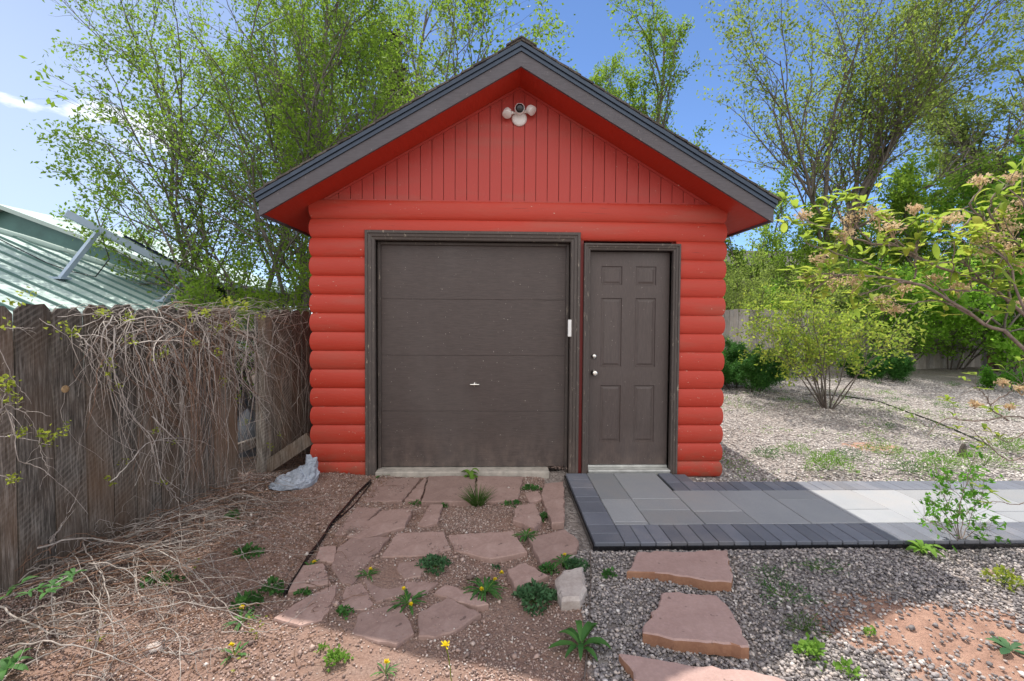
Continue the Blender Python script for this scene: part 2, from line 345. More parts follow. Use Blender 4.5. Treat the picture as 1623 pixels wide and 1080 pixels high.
M['grass'] = m_leaf('grass_blade', (.04, .10, .02), (.11, .19, .04), .35)
M['yellow'] = m_leaf('dandelion_yellow', (.75, .55, .01), (.85, .68, .02), .2)
M['fence'] = m_weathered('weathered_fence_wood', (.030, .025, .020), (.165, .142, .118), (.46, .415, .36), stain=(.19, .115, .068))
M['fence_grey'] = m_weathered('grey_fence_wood', (.13, .12, .11), (.34, .315, .29), (.55, .52, .48), stain=(.30, .25, .21))
M['fence_brown'] = m_weathered('brown_fence_wood', (.07, .035, .022), (.14, .075, .045), (.20, .12, .08))

def m_stone(name, c1, c2, c3, sc_=(1, 1, 1)):
    k = NB(name); oi = k.n('ShaderNodeObjectInfo'); a = k.noise(6, k.co(sc_), 8, .72); b = k.noise(60, k.co(sc_), 5, .7)
    col = k.ramp(a, [(.25, c1), (.55, c2), (.8, c3)]); col = k.mix(k.ramp(b, [(.45, 0), (.75, .3)]), col, tuple(x*1.35 for x in c3))
    spots = k.noise(17, k.co(), 2); col = k.mix(k.ramp(spots, [(.70, 0), (.74, .6)]), col, (.07, .045, .04))
    tone = k.ramp(oi.outputs['Random'], [(0, .86), (1, 1.14)]); col = k.mix(1.0, col, tone, 'MULTIPLY')
    k.color(col); k.rough(.85); k.bump(k.math('ADD', a, k.math('MULTIPLY', b, .3)), .45, .012); return k.m
M['flag'] = m_stone('red_sandstone', (.235, .15, .125), (.33, .22, .187), (.41, .295, .255))
M['step'] = m_stone('pink_sandstone', (.30, .19, .165), (.37, .245, .215), (.43, .29, .26))
M['step_side'] = m_stone('rusty_sandstone', (.22, .10, .06), (.3, .15, .09), (.36, .2, .12))
M['pale'] = m_stone('pale_speckled_stone', (.30, .24, .21), (.5, .43, .39), (.6, .55, .5))
def m_paver(name, c1, c2):
    k = NB(name); gi = k.n('ShaderNodeNewGeometry'); r = gi.outputs['Random Per Island']
    a = k.noise(2.2, k.co((1, 1, 1)), 6, .65); b = k.noise(90, k.co(), 2)
    col = k.mix(k.ramp(a, [(.3, 0), (.75, 1)]), c1, c2); col = k.mix(k.ramp(k.noise(260, k.co(), 2, .7), [(.42, 0), (.7, .45)]), col, tuple(x*.45 for x in c1)); col = k.mix(k.ramp(k.noise(1.1, k.co(), 5, .7), [(.5, 0), (.75, .35)]), col, (.30, .25, .21))
    tone = k.ramp(r, [(0, .82), (1, 1.18)]); col = k.mix(1.0, col, tone, 'MULTIPLY')
    k.color(col); k.rough(.72); k.bump(k.math('ADD', a, b), .12, .004); return k.m
M['paver'] = m_paver('light_grey_paver', (.275, .285, .30), (.335, .34, .35))
M['paver_dark'] = m_paver('charcoal_paver', (.125, .135, .165), (.185, .195, .23))
def m_gravel(name, stops, rough=.9):
    k = NB(name); gi = k.n('ShaderNodeNewGeometry'); r = gi.outputs['Random Per Island']
    col = k.ramp(r, stops); b = k.noise(70, k.co(), 3); col = k.mix(k.ramp(b, [(.4, 0), (.8, .35)]), col, (.4, .36, .33))
    k.color(col); k.rough(rough); k.bump(b, .3, .003); return k.m
M['gravel'] = m_gravel('grey_gravel', [(0, (.10, .09, .092)), (.4, (.22, .198, .197)), (.78, (.38, .34, .325)), (.93, (.50, .42, .37)), (1, (.70, .66, .62))])
M['gravel_far'] = m_gravel('yard_gravel', [(0, (.20, .18, .17)), (.4, (.40, .365, .34)), (.8, (.58, .53, .49)), (1, (.70, .66, .61))])
M['grit'] = m_gravel('red_grit', [(0, (.14, .09, .075)), (.35, (.30, .20, .165)), (.75, (.46, .32, .265)), (.93, (.56, .45, .39)), (1, (.68, .62, .57))])

# ------------------------------------------------------------------ the ground
def smooth(a, b, x):
    t = np.clip((x-a)/(b-a), 0, 1); return t*t*(3-2*t)
FY = 4.33                       # sheathing plane of the shed front
SX0, SX1 = P(492, 640, FY-.05).x+.05, P(1146, 640, FY-.05).x-.05   # sheathing corners
SXC = (SX0+SX1)/2; SHW = (SX1-SX0)/2; SD = 4.6
def gh(x, y):                   # relief of the ground
    x = np.asarray(x, float); y = np.asarray(y, float)
    h = .012*np.sin(x*2.1+y*1.3)+.010*np.sin(x*4.7-y*3.1)+.004*np.sin(x*13+y*11)
    h = h*smooth(12, 3, np.abs(x))
    yard = smooth(2.6, 4, x)*smooth(5, 8, y)*.05
    mound = .05*np.exp(-(((x+1.55)/.35)**2+((y-4.15)/.35)**2))
    left = smooth(-1.7, -2.6, x)*.03
    flat = smooth(.25, .5, x)*smooth(2.8, 3.0, y)*smooth(4.4, 4.2, y)   # the bed under the path
    h = h+yard+mound+left
    h = h*(1-flat)-.035*flat
    inside = (x > SX0-.02) & (x < SX1+.02) & (y > FY+.1) & (y < FY+SD)
    return np.where(inside, -.03, h-.012)
def dirt_mask(x, y):            # 1 = red soil, 0 = gravel
    e = lambda cx, cy, rx, ry, a=0: np.exp(-((((x-cx)*math.cos(a)+(y-cy)*math.sin(a))/rx)**2+((-(x-cx)*math.sin(a)+(y-cy)*math.cos(a))/ry)**2))
    p = G(1540, 1015); q = G(1420, 880); s = G(1380, 705); s2 = G(1510, 770)
    m = e(p.x, p.y, .64, .33, -.2)*1.3+e(q.x+.1, q.y, .3, .1)*.35+e(s.x, s.y, .5, .3)*.7+e(s2.x, s2.y, .4, .2)*.5
    return np.clip(m, 0, 1)
fa_ = G(0, 940); _d = (G(400, 757)-fa_).normalized(); fn_ = (-_d.y, _d.x)
def build_ground():
    def axis(lo, hi, fine0, fine1, step, far):
        a = list(np.arange(fine0, fine1+1e-6, step)); x = fine0; st = step
        pre = []
        while x > lo: st *= 1.35; x -= st; pre.append(max(x, lo))
        post = []; x = fine1; st = step
        while x < hi: st *= 1.35; x += st; post.append(min(x, hi))
        return np.array(pre[::-1]+a+post)
    xs = axis(-900, 900, -4, 6, .05, 0); ys = axis(-400, 1600, .4, 12, .05, 0)
    X, Y = np.meshgrid(xs, ys); Z = gh(X, Y)
    far = np.maximum(smooth(14, 60, np.abs(X)), smooth(16, 60, Y)); Z = Z*(1-far)
    V = np.stack([X, Y, Z], -1).reshape(-1, 3); nx = len(xs); ny = len(ys)
    i, j = np.meshgrid(np.arange(ny-1), np.arange(nx-1), indexing='ij'); a = i*nx+j
    F = np.stack([a, a+1, a+nx+1, a+nx], -1).reshape(-1, 4)
    me = npmesh('ground', V, F, True)
    # which surface lies where: soil share in R, fine red grit share in G, humus plus painted vine shade in B
    x = V[:, 0]; y = V[:, 1]
    edge = .42+.05*np.sin(y*3)
    right = smooth(edge-.03, edge+.03, x)
    soil = np.where(x > edge, dirt_mask(x, y), 1)
    drive = right*0+ (1-right)
    dfen = ((x-fa_[0])*(-fn_[0])+(y-fa_[1])*(-fn_[1])); humus_shade = smooth(1.05, .35, dfen+.18*np.sin(y*5)+.1*np.sin(x*9+y*3))*(x < .3)
    colr = np.stack([soil, drive, humus_shade, np.ones_like(x)], -1).astype(np.float32)
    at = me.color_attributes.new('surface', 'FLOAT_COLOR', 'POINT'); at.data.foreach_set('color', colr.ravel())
    k = NB('yard_ground'); av = k.n('ShaderNodeVertexColor'); av.layer_name = 'surface'
    sp = k.n('ShaderNodeSeparateColor'); k.t.links.new(av.outputs[0], sp.inputs[0])
    obj = k.co()
    vo = k.n('ShaderNodeTexVoronoi'); vo.inputs['Scale'].default_value = 48; k.t.links.new(obj, vo.inputs['Vector'])
    big = k.noise(1.3, obj, 4); mid = k.noise(9, obj, 6, .65); fine = k.noise(120, obj, 4, .7)
    wn = k.n('ShaderNodeTexWhiteNoise'); k.t.links.new(vo.outputs['Color'], wn.inputs['Vector'])
    gcol = k.ramp(vo.outputs['Color'], [(.1, (.17, .15, .145)), (.5, (.34, .31, .29)), (.9, (.50, .46, .43))])
    gcol = k.mix(k.ramp(big, [(.35, .1), (.65, .55)]), gcol, (.24, .185, .155))
    soil_c = k.ramp(mid, [(.3, (.27, .15, .105)), (.55, (.40, .235, .17)), (.75, (.50, .32, .23))])
    grit_c = k.ramp(fine, [(.3, (.12, .08, .065)), (.5, (.28, .19, .155)), (.7, (.46, .34, .28))])
    drive_c = k.mix(k.ramp(mid, [(.35, .35), (.65, .9)]), soil_c, grit_c)
    drive_c = k.mix(k.ramp(big, [(.4, 0), (.7, .5)]), drive_c, (.20, .125, .095))
    thr = k.math('ADD', sp.outputs[0], k.math('MULTIPLY', k.math('SUBTRACT', mid, .5), 1.2))
    col = k.mix(k.ramp(thr, [(.42, 0), (.56, 1)]), gcol, soil_c)
    col = k.mix(sp.outputs[1], col, drive_c)
    hum_shade = k.ramp(k.noise(22, obj, 6, .7), [(.35, (.05, .038, .03)), (.55, (.13, .095, .075)), (.72, (.26, .19, .15))]); col = k.mix(k.ramp(k.math('ADD', sp.outputs[2], k.math('MULTIPLY', k.math('SUBTRACT', mid, .5), .9)), [(.35, 0), (.65, .9)]), col, hum_shade)  # dark humus by the fence, with the shade under the vines painted in
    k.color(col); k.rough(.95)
    h = k.math('ADD', k.math('MULTIPLY', vo.outputs['Distance'], -1), k.math('ADD', fine, mid)); k.bump(h, .7, .02)
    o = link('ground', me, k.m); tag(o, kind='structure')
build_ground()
OCT = (np.array([(1, 0, 0), (-1, 0, 0), (0, 1, 0), (0, -1, 0), (0, 0, 1), (0, 0, -1)], float), np.array([(0, 2, 4), (2, 1, 4), (1, 3, 4), (3, 0, 4), (2, 0, 5), (1, 2, 5), (3, 1, 5), (0, 3, 5)]))
def ico():
    t = (1+5**.5)/2
    v = np.array([(-1, t, 0), (1, t, 0), (-1, -t, 0), (1, -t, 0), (0, -1, t), (0, 1, t), (0, -1, -t), (0, 1, -t), (t, 0, -1), (t, 0, 1), (-t, 0, -1), (-t, 0, 1)], float)
    f = np.array([(0, 11, 5), (0, 5, 1), (0, 1, 7), (0, 7, 10), (0, 10, 11), (1, 5, 9), (5, 11, 4), (11, 10, 2), (10, 7, 6), (7, 1, 8), (3, 9, 4), (3, 4, 2), (3, 2, 6), (3, 6, 8), (3, 8, 9), (4, 9, 5), (2, 4, 11), (6, 2, 10), (8, 6, 7), (9, 8, 1)])
    return v/np.linalg.norm(v[0]), f
ICO = ico()
def scatter(name, mat, pts, sizes, seed, base=ICO, flat=.65, label=None, cat=None, sink=.15, zextra=0):
    rg = np.random.default_rng(seed); n = len(pts); bv, bf = base; m = len(bv)
    jit = bv[None]*(1+rg.uniform(-.40, .36, (n, m, 1))); sx = rg.uniform(.7, 1.3, (n, 1, 3)); sx[:, :, 2] *= flat
    v = jit*sx*sizes[:, None, None]*.5
    # random tilt then spin
    a = rg.uniform(0, 2*PI, n); t = rg.uniform(-.5, .5, n)
    y = v[:, :, 1]*np.cos(t)[:, None]-v[:, :, 2]*np.sin(t)[:, None]; z = v[:, :, 1]*np.sin(t)[:, None]+v[:, :, 2]*np.cos(t)[:, None]
    x = v[:, :, 0]; X = x*np.cos(a)[:, None]-y*np.sin(a)[:, None]; Y = x*np.sin(a)[:, None]+y*np.cos(a)[:, None]
    V = np.stack([X, Y, z], -1); gz = gh(pts[:, 0], pts[:, 1])+sizes*(.5*flat-sink)+rg.uniform(0, 1, n)*sizes*zextra
    V += np.stack([pts[:, 0], pts[:, 1], gz], -1)[:, None, :]
    F = (bf[None]+(np.arange(n)*m)[:, None, None]).reshape(-1, 3)
    me = npmesh(name, V.reshape(-1, 3), F, False); o = link(name, me, mat); tag(o, label, cat, kind='stuff'); return o
rg = np.random.default_rng(5)
PATH_L = G(908, 757).x; PATH_F = G(932, 868).y
PXL = (G(932, 868).x+G(912, 775).x)/2
pf = G(1175, 866).y; pt = G(1300, 768).y       # front and back edges of the path
def in_path(x, y, e=.0): return ((x > PXL-e) & (y > pf-e) & (y < pt+e)) | ((x > PXL-e) & (x < G(1058, 760).x+e) & (y > pf) & (y < FY))
def in_shed(x, y): return (x > SX0-.07) & (x < SX1+.07) & (y > FY-.06) & (y < FY+SD+.1)
def nz2(x, y, s, seed=0): return np.array([mnoise.noise(Vector((a*s+seed, b*s, seed*1.7))) for a, b in zip(x, y)])
# near grey gravel
n = 42000
x = rg.uniform(.40, 3.6, n); y = 3.05-rg.uniform(0, 1, n)**.9*1.75; y = np.minimum(y, pf-.01)
keep = (~in_path(x, y, .005)) & (x < y*1.25+.3) & (rg.uniform(0, 1, n) > dirt_mask(x, y)*.93) & (x > .425+.02*np.sin(y*3))
pts = np.stack([x[keep], y[keep]], -1); scatter('gravel', M['gravel'], pts, rg.uniform(.008, .019, len(pts))*rg.uniform(.8, 1.35, len(pts)), 11, ICO, .7, 'loose grey gravel in front of the paved path', 'gravel', .12, .5)
# strip beside shed and far yard
n = 52000
y = pt+rg.uniform(0, 1, n)**1.5*7.5; x = rg.uniform(1.2, 10.5, n)
keep = (~in_path(x, y, .005)) & (~in_shed(x, y)) & (x < y*1.2+.5) & (rg.uniform(0, 1, n) > dirt_mask(x, y)*.9)
pts = np.stack([x[keep], y[keep]], -1); scatter('gravel', M['gravel_far'], pts, rg.uniform(.016, .04, len(pts)), 12, OCT, .6, 'pale gravel spread over the yard behind the path', 'gravel')
# fine red grit over the drive and left border
n = 95000
y = 1.2+rg.uniform(0, 1, n)**.85*3.1; x = rg.uniform(-2.9, .42, n)
dn = nz2(x, y, 2.3, 3)
keep = (rg.uniform(0, 1, n) < .70+dn*.9) & (x > -y*1.2-.2)
pts = np.stack([x[keep], y[keep]], -1); sz = rg.uniform(.0045, .012, len(pts))*rg.uniform(.8, 1.5, len(pts)); sz[rg.uniform(0, 1, len(pts)) > .985] *= 2.3
grit_pts = (pts, sz)

# ------------------------------------------------------------------ flagstones, steps, path
def cp(c, sx, ox, oy): return [(ox+a/sx, oy+b/sx) for a, b in c]
def inset(poly, d):
    n = len(poly); cx = sum(p[0] for p in poly)/n; cy = sum(p[1] for p in poly)/n; out = []
    for p in poly:
        v = Vector((p[0]-cx, p[1]-cy)); L = max(v.length, 1e-4); v *= max(0, (L-d))/L; out.append((cx+v.x, cy+v.y))
    return out
def ragged(poly, rng, step=.045, amp=.006):
    out = []; n = len(poly)
    for i in range(n):
        a = Vector(poly[i]); b = Vector(poly[(i+1) % n]); L = (b-a).length; m = max(1, int(L/step)); nn = Vector((-(b-a).y, (b-a).x)).normalized()
        for j in range(m):
            q = a.lerp(b, j/m)+nn*rng.uniform(-amp, amp)*(.4 if j == 0 else 1); out.append((q.x, q.y))
    return out
def slab(name, polypx, z1, th, mats, label, cat, group=None, seed=1, bev=.008):
    rng = random.Random(seed); poly = [(G(u, v).x, G(u, v).y) for u, v in polypx]; poly = ragged(poly, rng, .035, .011 if 'step' in name else .007)
    n = len(poly); cx = sum(p[0] for p in poly)/n; cy = sum(p[1] for p in poly)/n
    poly = inset(poly, -.006) if cat == 'flagstone' else poly; o0 = poly; o1 = inset(poly, bev*(.5 if cat == 'flagstone' else 1))
    tl = (rng.uniform(-.01, .01), rng.uniform(-.012, .012))
    zz = lambda p: z1+(p[0]-cx)*tl[0]+(p[1]-cy)*tl[1]
    mb = MB(); rings = [[(p[0]-cx, p[1]-cy, z1-th) for p in o0], [(p[0]-cx, p[1]-cy, zz(p)-bev*.8) for p in o0], [(p[0]-cx, p[1]-cy, zz(p)) for p in o1]]
    a = sum(poly[i][0]*poly[(i+1) % n][1]-poly[(i+1) % n][0]*poly[i][1] for i in range(n))
    if a < 0: rings = [r[::-1] for r in rings]
    mb.loft(rings, caps=False, smooth=False); mb.add(rings[2], [tuple(range(n))])
    o = mb.build(name, mats); o.location = (cx, cy, 0); me = o.data
    if len(me.materials) > 1:
        for p in me.polygons:
            if abs(p.normal.z) < .5: p.material_index = 1
    return tag(o, label, cat, group)
FL = [
 ([(592, 92), (800, 86), (712, 196), (540, 202)], 'broad flagstone at the left foot of the garage door'),
 ([(815, 95), (830, 86), (800, 193), (728, 192)], 'narrow sliver of flagstone between the two broad ones under the garage door'),
 ([(842, 82), (1062, 80), (1052, 203), (808, 202)], 'broad flagstone under the middle of the garage door, left of the grass tuft'),
 ([(1074, 80), (1288, 82), (1262, 190), (1064, 203)], 'broad flagstone behind and right of the grass tuft'),
 ([(1395, 115), (1482, 105), (1484, 300), (1425, 306), (1378, 165)], 'long narrow flagstone running up to the right garage post'),
 ([(1258, 225), (1345, 212), (1376, 290), (1340, 326), (1245, 292)], 'small blunt flagstone just above the dandelion near the paved path'),
 ([(1320, 378), (1490, 333), (1552, 388), (1540, 430), (1376, 497)], 'five-sided flagstone against the dark corner of the paved path'),
 ([(500, 230), (612, 234), (520, 322), (432, 360), (396, 360)], 'pointed flagstone beside the black edging near the garage'),
 ([(616, 250), (762, 238), (722, 325), (515, 382), (452, 366), (560, 292)], 'flagstone with grit on it, second row, left of centre'),
 ([(846, 215), (906, 215), (880, 300), (820, 316), (790, 312)], 'small half buried flagstone just below the middle broad one'),
 ([(470, 378), (655, 372), (560, 480), (472, 600), (432, 592), (380, 522), (410, 422)], 'large seven-sided flagstone left of the drive centre'),
 ([(690, 357), (905, 352), (940, 430), (830, 460), (620, 466)], 'wide flagstone in the middle of the drive with a dark crack at its right'),
 ([(938, 362), (1180, 348), (1242, 342), (1305, 440), (1130, 470), (964, 432)], 'wide grit covered flagstone in the middle of the drive, right of the dark crack'),
 ([(320, 422), (396, 416), (386, 490), (310, 482)], 'smallest squarish flagstone by the edging and a dandelion'),
 ([(235, 512), (332, 502), (370, 592), (175, 632)], 'dark flagstone at the left edging beside the dry vines'),
 ([(600, 522), (680, 512), (712, 590), (722, 642), (592, 680), (530, 582)], 'hexagonal flagstone with a jagged crack on its right'),
 ([(445, 617), (518, 594), (572, 690), (538, 718), (424, 716)], 'darker flagstone left of the jagged crack'),
 ([(700, 502), (850, 480), (800, 558), (724, 572), (692, 524)], 'flagstone partly under the low blue-green weed'),
 ([(730, 582), (880, 590), (806, 645), (744, 652), (728, 620)], 'small flagstone behind the twin dandelions'),
 ([(920, 602), (1050, 642), (1120, 692), (1068, 702), (872, 642)], 'raised red flagstone with a sharp front edge'),
 ([(104, 765), (262, 662), (402, 602), (386, 702), (330, 770), (230, 800)], 'long flagstone crossed by dry vine stems'),
 ([(436, 812), (520, 732), (700, 692), (765, 828), (684, 886), (560, 860)], 'biggest front flagstone, left of the pair at the end of the drive'),
 ([(796, 736), (930, 668), (1082, 740), (970, 812), (870, 846), (794, 842)], 'pointed front flagstone, right of the pair at the end of the drive'),
 ([(1218, 532), (1300, 500), (1405, 560), (1252, 612)], 'flagstone half hidden by the mallow weed near the pale stone'),
 ([(1300, 162), (1360, 150), (1376, 185), (1322, 206)], 'tiny flagstone chip between weeds under the right end of the garage door'),
]
flag_polys = []
for i, (c, lab) in enumerate(FL):
    pp = cp(c, 3.0056, 400, 730); flag_polys.append([(G(u, v).x, G(u, v).y) for u, v in pp])
    slab('flagstone', pp, .009+(.003*(i % 3)), .05, M['flag'], lab, 'flagstone', 'flagstones of the old drive', 40+i)
slab('stone', cp([(1440, 600), (1480, 555), (1575, 540), (1592, 645), (1562, 702), (1470, 705)], 3.0056, 400, 730), .05, .08, M['pale'], 'pale speckled stone beside the metal edging and mallow weed', 'stone', seed=9, bev=.02)
slab('stepping_stone', cp([(400, 475), (845, 465), (862, 628), (760, 622), (520, 583), (352, 575)], 3.0857, 880, 730), .038, .06, [M['step'], M['step_side']], 'pink stepping stone in gravel nearest the paved path', 'stepping stone', 'stepping stones in the gravel', 71)
slab('stepping_stone', cp([(530, 672), (790, 690), (870, 780), (948, 950), (620, 920), (425, 880)], 3.0857, 880, 730), .038, .06, [M['step'], M['step_side']], 'large trapezoid stepping stone in the middle of the three', 'stepping stone', 'stepping stones in the gravel', 72)
slab('stepping_stone', cp([(310, 980), (540, 1020), (960, 1070), (1150, 1130), (1050, 1290), (520, 1290)], 3.0857, 880, 730), .038, .06, [M['step'], M['step_side']], 'stepping stone nearest the camera, cut by the picture edge', 'stepping stone', 'stepping stones in the gravel', 73)
def inpoly(x, y, poly):
    r = np.zeros(len(x), bool); n = len(poly); j = n-1
    for i in range(n):
        xi, yi = poly[i]; xj, yj = poly[j]
        r ^= ((yi > y) != (yj > y)) & (x < (xj-xi)*(y-yi)/(yj-yi+1e-12)+xi); j = i
    return r
pts, sz = grit_pts; on = np.zeros(len(pts), bool)
for p in flag_polys: on |= inpoly(pts[:, 0], pts[:, 1], p)
keep = ~in_shed(pts[:, 0], pts[:, 1]) & ~in_path(pts[:, 0], pts[:, 1], .0) & ~on
scatter('gravel', M['grit'], pts[keep], sz[keep], 13, OCT, .75, 'fine red grit between the flagstones of the drive', 'gravel', .1)
# grit lying on the stones themselves
rr = np.random.default_rng(77); dn = nz2(pts[:, 0], pts[:, 1], 3.1, 9)
keep = on & (rr.uniform(0, 1, len(pts)) < np.clip(dn*1.5+.06, .07, .85)); q = pts[keep]; s_ = sz[keep]*.8
o = scatter('gravel', M['grit'], q, s_, 14, OCT, .75, 'stray red grit scattered on top of the flagstones', 'gravel', .1); o.location.z = .019

# paved path
base = empty('path', (PXL, pf, 0), None, None); tag(base, kind='structure')
b1 = MB(); b2 = MB(); gap = .004
XR = 7.5
BW = .255
def pv(mb, x0, x1, y0, y1, z=.03, rngz=random.Random(4)):
    dz = rngz.uniform(-.0015, .0015); mb.box((x0+gap/2, y0+gap/2, -.035), (x1-gap/2, y1-gap/2, z+dz), .004)
LBW = .20; xi = PXL+LBW
yb = G(1150, 783).y; yi = G(1150, 837).y; ytop = FY-.075
xdoor = G(1058, 765).x+.10
# front border bricks, from the corner to the right
px_ = xi
while px_ < XR: pv(b2, px_, px_+.105, pf, yi); px_ += .105
# back border bricks
px_ = xdoor
while px_ < XR: pv(b2, px_, px_+.105, yb, pt); px_ += .105
# border left of the slabs
yy = pf
for hgt in (.13, .13, .2, .2, .1, .2, .2, .2):
    if yy >= ytop-.03: break
    y2 = min(yy+hgt, ytop); pv(b2, PXL, xi, yy, y2); yy = y2
# dark pieces beside the door
pv(b2, xdoor-.135, xdoor, yb, yb+.2); pv(b2, xdoor-.135, xdoor, yb+.2, ytop); pv(b2, xdoor, xdoor+.12, pt, ytop-.03)
c0 = xi; cols = [c0, G(1029, 837).x, G(1118, 837).x]
while cols[-1] < XR: cols.append(cols[-1]+.39)
Y = lambda v: G(1100, v).y
seams = [[Y(797.4), Y(833)], [Y(796.4), Y(814)], [Y(817)], [], [Y(798.7)], [Y(815)], [], [Y(800)], [Y(820), ], []]
for i in range(len(cols)-1):
    top = ytop if i < 2 else yb
    if i == 1: cols_hi = xdoor-.135
    ys = [yi]+sorted(seams[i % len(seams)])+[top]
    for a, b_ in zip(ys[:-1], ys[1:]):
        if b_-a < .02: continue
        x1 = cols[i+1]
        if i == 1 and b_ > yb+.01 and x1 > xdoor-.135: x1 = min(x1, xdoor-.135)
        pv(b1, cols[i], x1, a, b_)
bed = MB(); bed.box((PXL+.004, pf+.004, -.06), (XR, pt-.004, .012)); bed.build('sand_bed', M['dark'], base)
bed2 = MB(); bed2.box((PXL+.004, pt+.001, -.06), (xdoor+.1, ytop, .011)); bed2.build('sand_bed', M['dark'], base)
b1.build('paving_slabs', M['paver'], base); b2.build('border_bricks', M['paver_dark'], base)

r5 = np.random.default_rng(55); n = 520; x = r5.uniform(PXL, 4.2, n); y = pf+(pt-pf)*r5.beta(.45, .45, n); q = np.stack([x, y], -1)
o = scatter('gravel', M['gravel'], q, r5.uniform(.003, .008, n), 56, OCT, .7, 'stray grit kicked onto the paved path', 'gravel', .1); o.location.z = .044+.0
# ------------------------------------------------------------------ the shed
shed = empty('log_shed', (SXC, FY, 0), 'small red log-sided shed with dark brown garage door, side door and gabled roof', 'shed')
ZT = P(820, 320, FY-.05).z            # top of the log courses
NROW = 15; PITCH = .1757
OX0, OX1 = P(584, 600, FY-.05).x, P(1069, 600, FY-.05).x        # opening span of the front wall
def wall_logs():
    mb = MB(); hs = 14
    for r in range(NROW):
        z1 = ZT-r*PITCH; z0 = z1-PITCH+.0015
        if r == NROW-1: z0 = -.02
        prof = []
        for i in range(hs+1):
            t = i/hs; a = math.sin(PI*min(max(t, 0), 1)); prof.append((z0+(z1-z0)*t, .032+.022*a**.55))
        full = r < 2
        rng = random.Random(r); 
        rings = []
        for (z, p) in prof:
            pts = [(OX0 if not full else SXC, FY-p), (SX0-p, FY-p), (SX0-p, FY+SD+p), (SX1+p, FY+SD+p), (SX1+p, FY-p), (OX1 if not full else SXC, FY-p)]
            rings.append([(x_, y_, z) for x_, y_ in pts])
        # per-segment quads so that corners stay sharp (mitred)
        for s in range(5):
            mb.loft([[rg_[s], rg_[s+1]] for rg_ in rings], close=False, caps=False, smooth=True)
        if not full:      # sawn ends at the opening
            for xx in (OX0, OX1):
                mb.add([(xx, FY-p, z) for z, p in prof]+[(xx, FY+.02, prof[-1][0]), (xx, FY+.02, prof[0][0])], [tuple(range(hs+3))])
    return mb
logs = wall_logs().build('log_wall', M['red'], shed)
# inner sheathing + lining so that no light leaks
mb = MB(); mb.box((SX0+.001, FY+.012, -.02), (OX0+.02, FY+.05, ZT)); mb.box((OX1-.02, FY+.012, -.02), (SX1-.001, FY+.05, ZT)); mb.box((OX0+.02, FY+.012, ZT-2*PITCH), (OX1-.02, FY+.05, ZT)); mb.box((SX0+.001, FY+.01, -.02), (SX0+.04, FY+SD, ZT)); mb.box((SX1-.04, FY+.01, -.02), (SX1-.001, FY+SD, ZT)); mb.box((SX0+.001, FY+SD-.04, -.02), (SX1-.001, FY+SD, ZT))
mb.build('wall_sheathing', M['red_board'], shed)
# roof geometry
SL = .585; OV = .34; YF = FY-.05-OV; YB = FY+SD+.3
cs = 1/math.sqrt(1+SL*SL)
apx = P(822.5, 105, YF); AX = apx.x; AZ_ = apx.z            # underside of fascia at the peak
RHW = (P(1226, 350, YF).x-P(410, 342, YF).x)/2; AX = (P(1226, 350, YF).x+P(410, 342, YF).x)/2
und = lambda x: AZ_+.012-abs(x-AX)*SL                        # soffit underside
def strip(mb, y0, y1, za, zb, hw0, hw1=None, x_in=0):        # a sloped board pair from the peak to both eaves: vertical offsets za..zb above the underside line
    hw1 = hw0
    for s in (-1, 1):
        P8 = []
        for x in (x_in, hw0):
            zc = AZ_-x*SL
            for z in (za, zb):
                for y in (y0, y1): P8.append((AX+s*x, y, zc+z))
        fs = [(0, 1, 3, 2), (4, 6, 7, 5), (0, 4, 5, 1), (2, 3, 7, 6), (0, 2, 6, 4), (1, 5, 7, 3)]
        if s < 0: fs = [f[::-1] for f in fs]
        mb.add(P8, fs)
mb = MB(); strip(mb, YF, YF+.022, 0, .122, RHW); mb.build('fascia_board', M['fascia'], shed)
mb = MB(); strip(mb, YB-.022, YB, 0, .122, RHW); mb.build('fascia_board', M['fascia'], shed)
mb = MB(); strip(mb, YF-.012, YF+.02, .124, .160, RHW+.012); strip(mb, YF-.026, YF+.02, .162, .197, RHW+.02); mb.build('drip_edge', M['drip'], shed)
# eave boards along the sides
for s in (-1, 1):
    xe = AX+s*RHW; ze = AZ_-RHW*SL
    mb = MB(); mb.box((xe-s*.022, YF+.022, ze+.005), (xe, YB-.022, ze+.125)); mb.build('eave_board', M['fascia'], shed)
mb = MB(); strip(mb, YF+.022, YB-.022, .012, .035, RHW-.022); mb.build('soffit', M['red_soffit'], shed)
mb = MB(); strip(mb, YF+.022, YB-.022, .037, .19, RHW-.022); sl_ = mb.build('roof_deck', M['dark'], shed)
# shingles: courses of tabs, slightly ragged, seen along the rake edge
ms = MB(); rng = random.Random(2)
run = RHW+.045; ncs = 22; sr = run/ncs
for s in (-1, 1):
    for c in range(ncs):
        x_up = max(0, run-(c+1)*sr-.01) if c < ncs-1 else 0; x_dn = run-c*sr
        yy = YF-.035+rng.uniform(-.006, .006)
        while yy < YB+.03:
            wy = rng.uniform(.2, .34); y2 = min(yy+wy, YB+.035)
            t = .010+rng.uniform(0, .005); jx = rng.uniform(-.006, .006)
            za = .199-x_up*0; P8 = []
            for x, lift in ((x_up, .004), (x_dn+jx, .012)):
                zc = AZ_-x*SL
                for z in (.199+lift-.004, .199+lift+t):
                    for y in (yy+.001, y2-.001): P8.append((AX+s*x, y, zc+z))
            fs = [(0, 1, 3, 2), (4, 6, 7, 5), (0, 4, 5, 1), (2, 3, 7, 6), (0, 2, 6, 4), (1, 5, 7, 3)]
            if s < 0: fs = [f[::-1] for f in fs]
            ms.add(P8, fs); yy = y2
yy = YF-.04
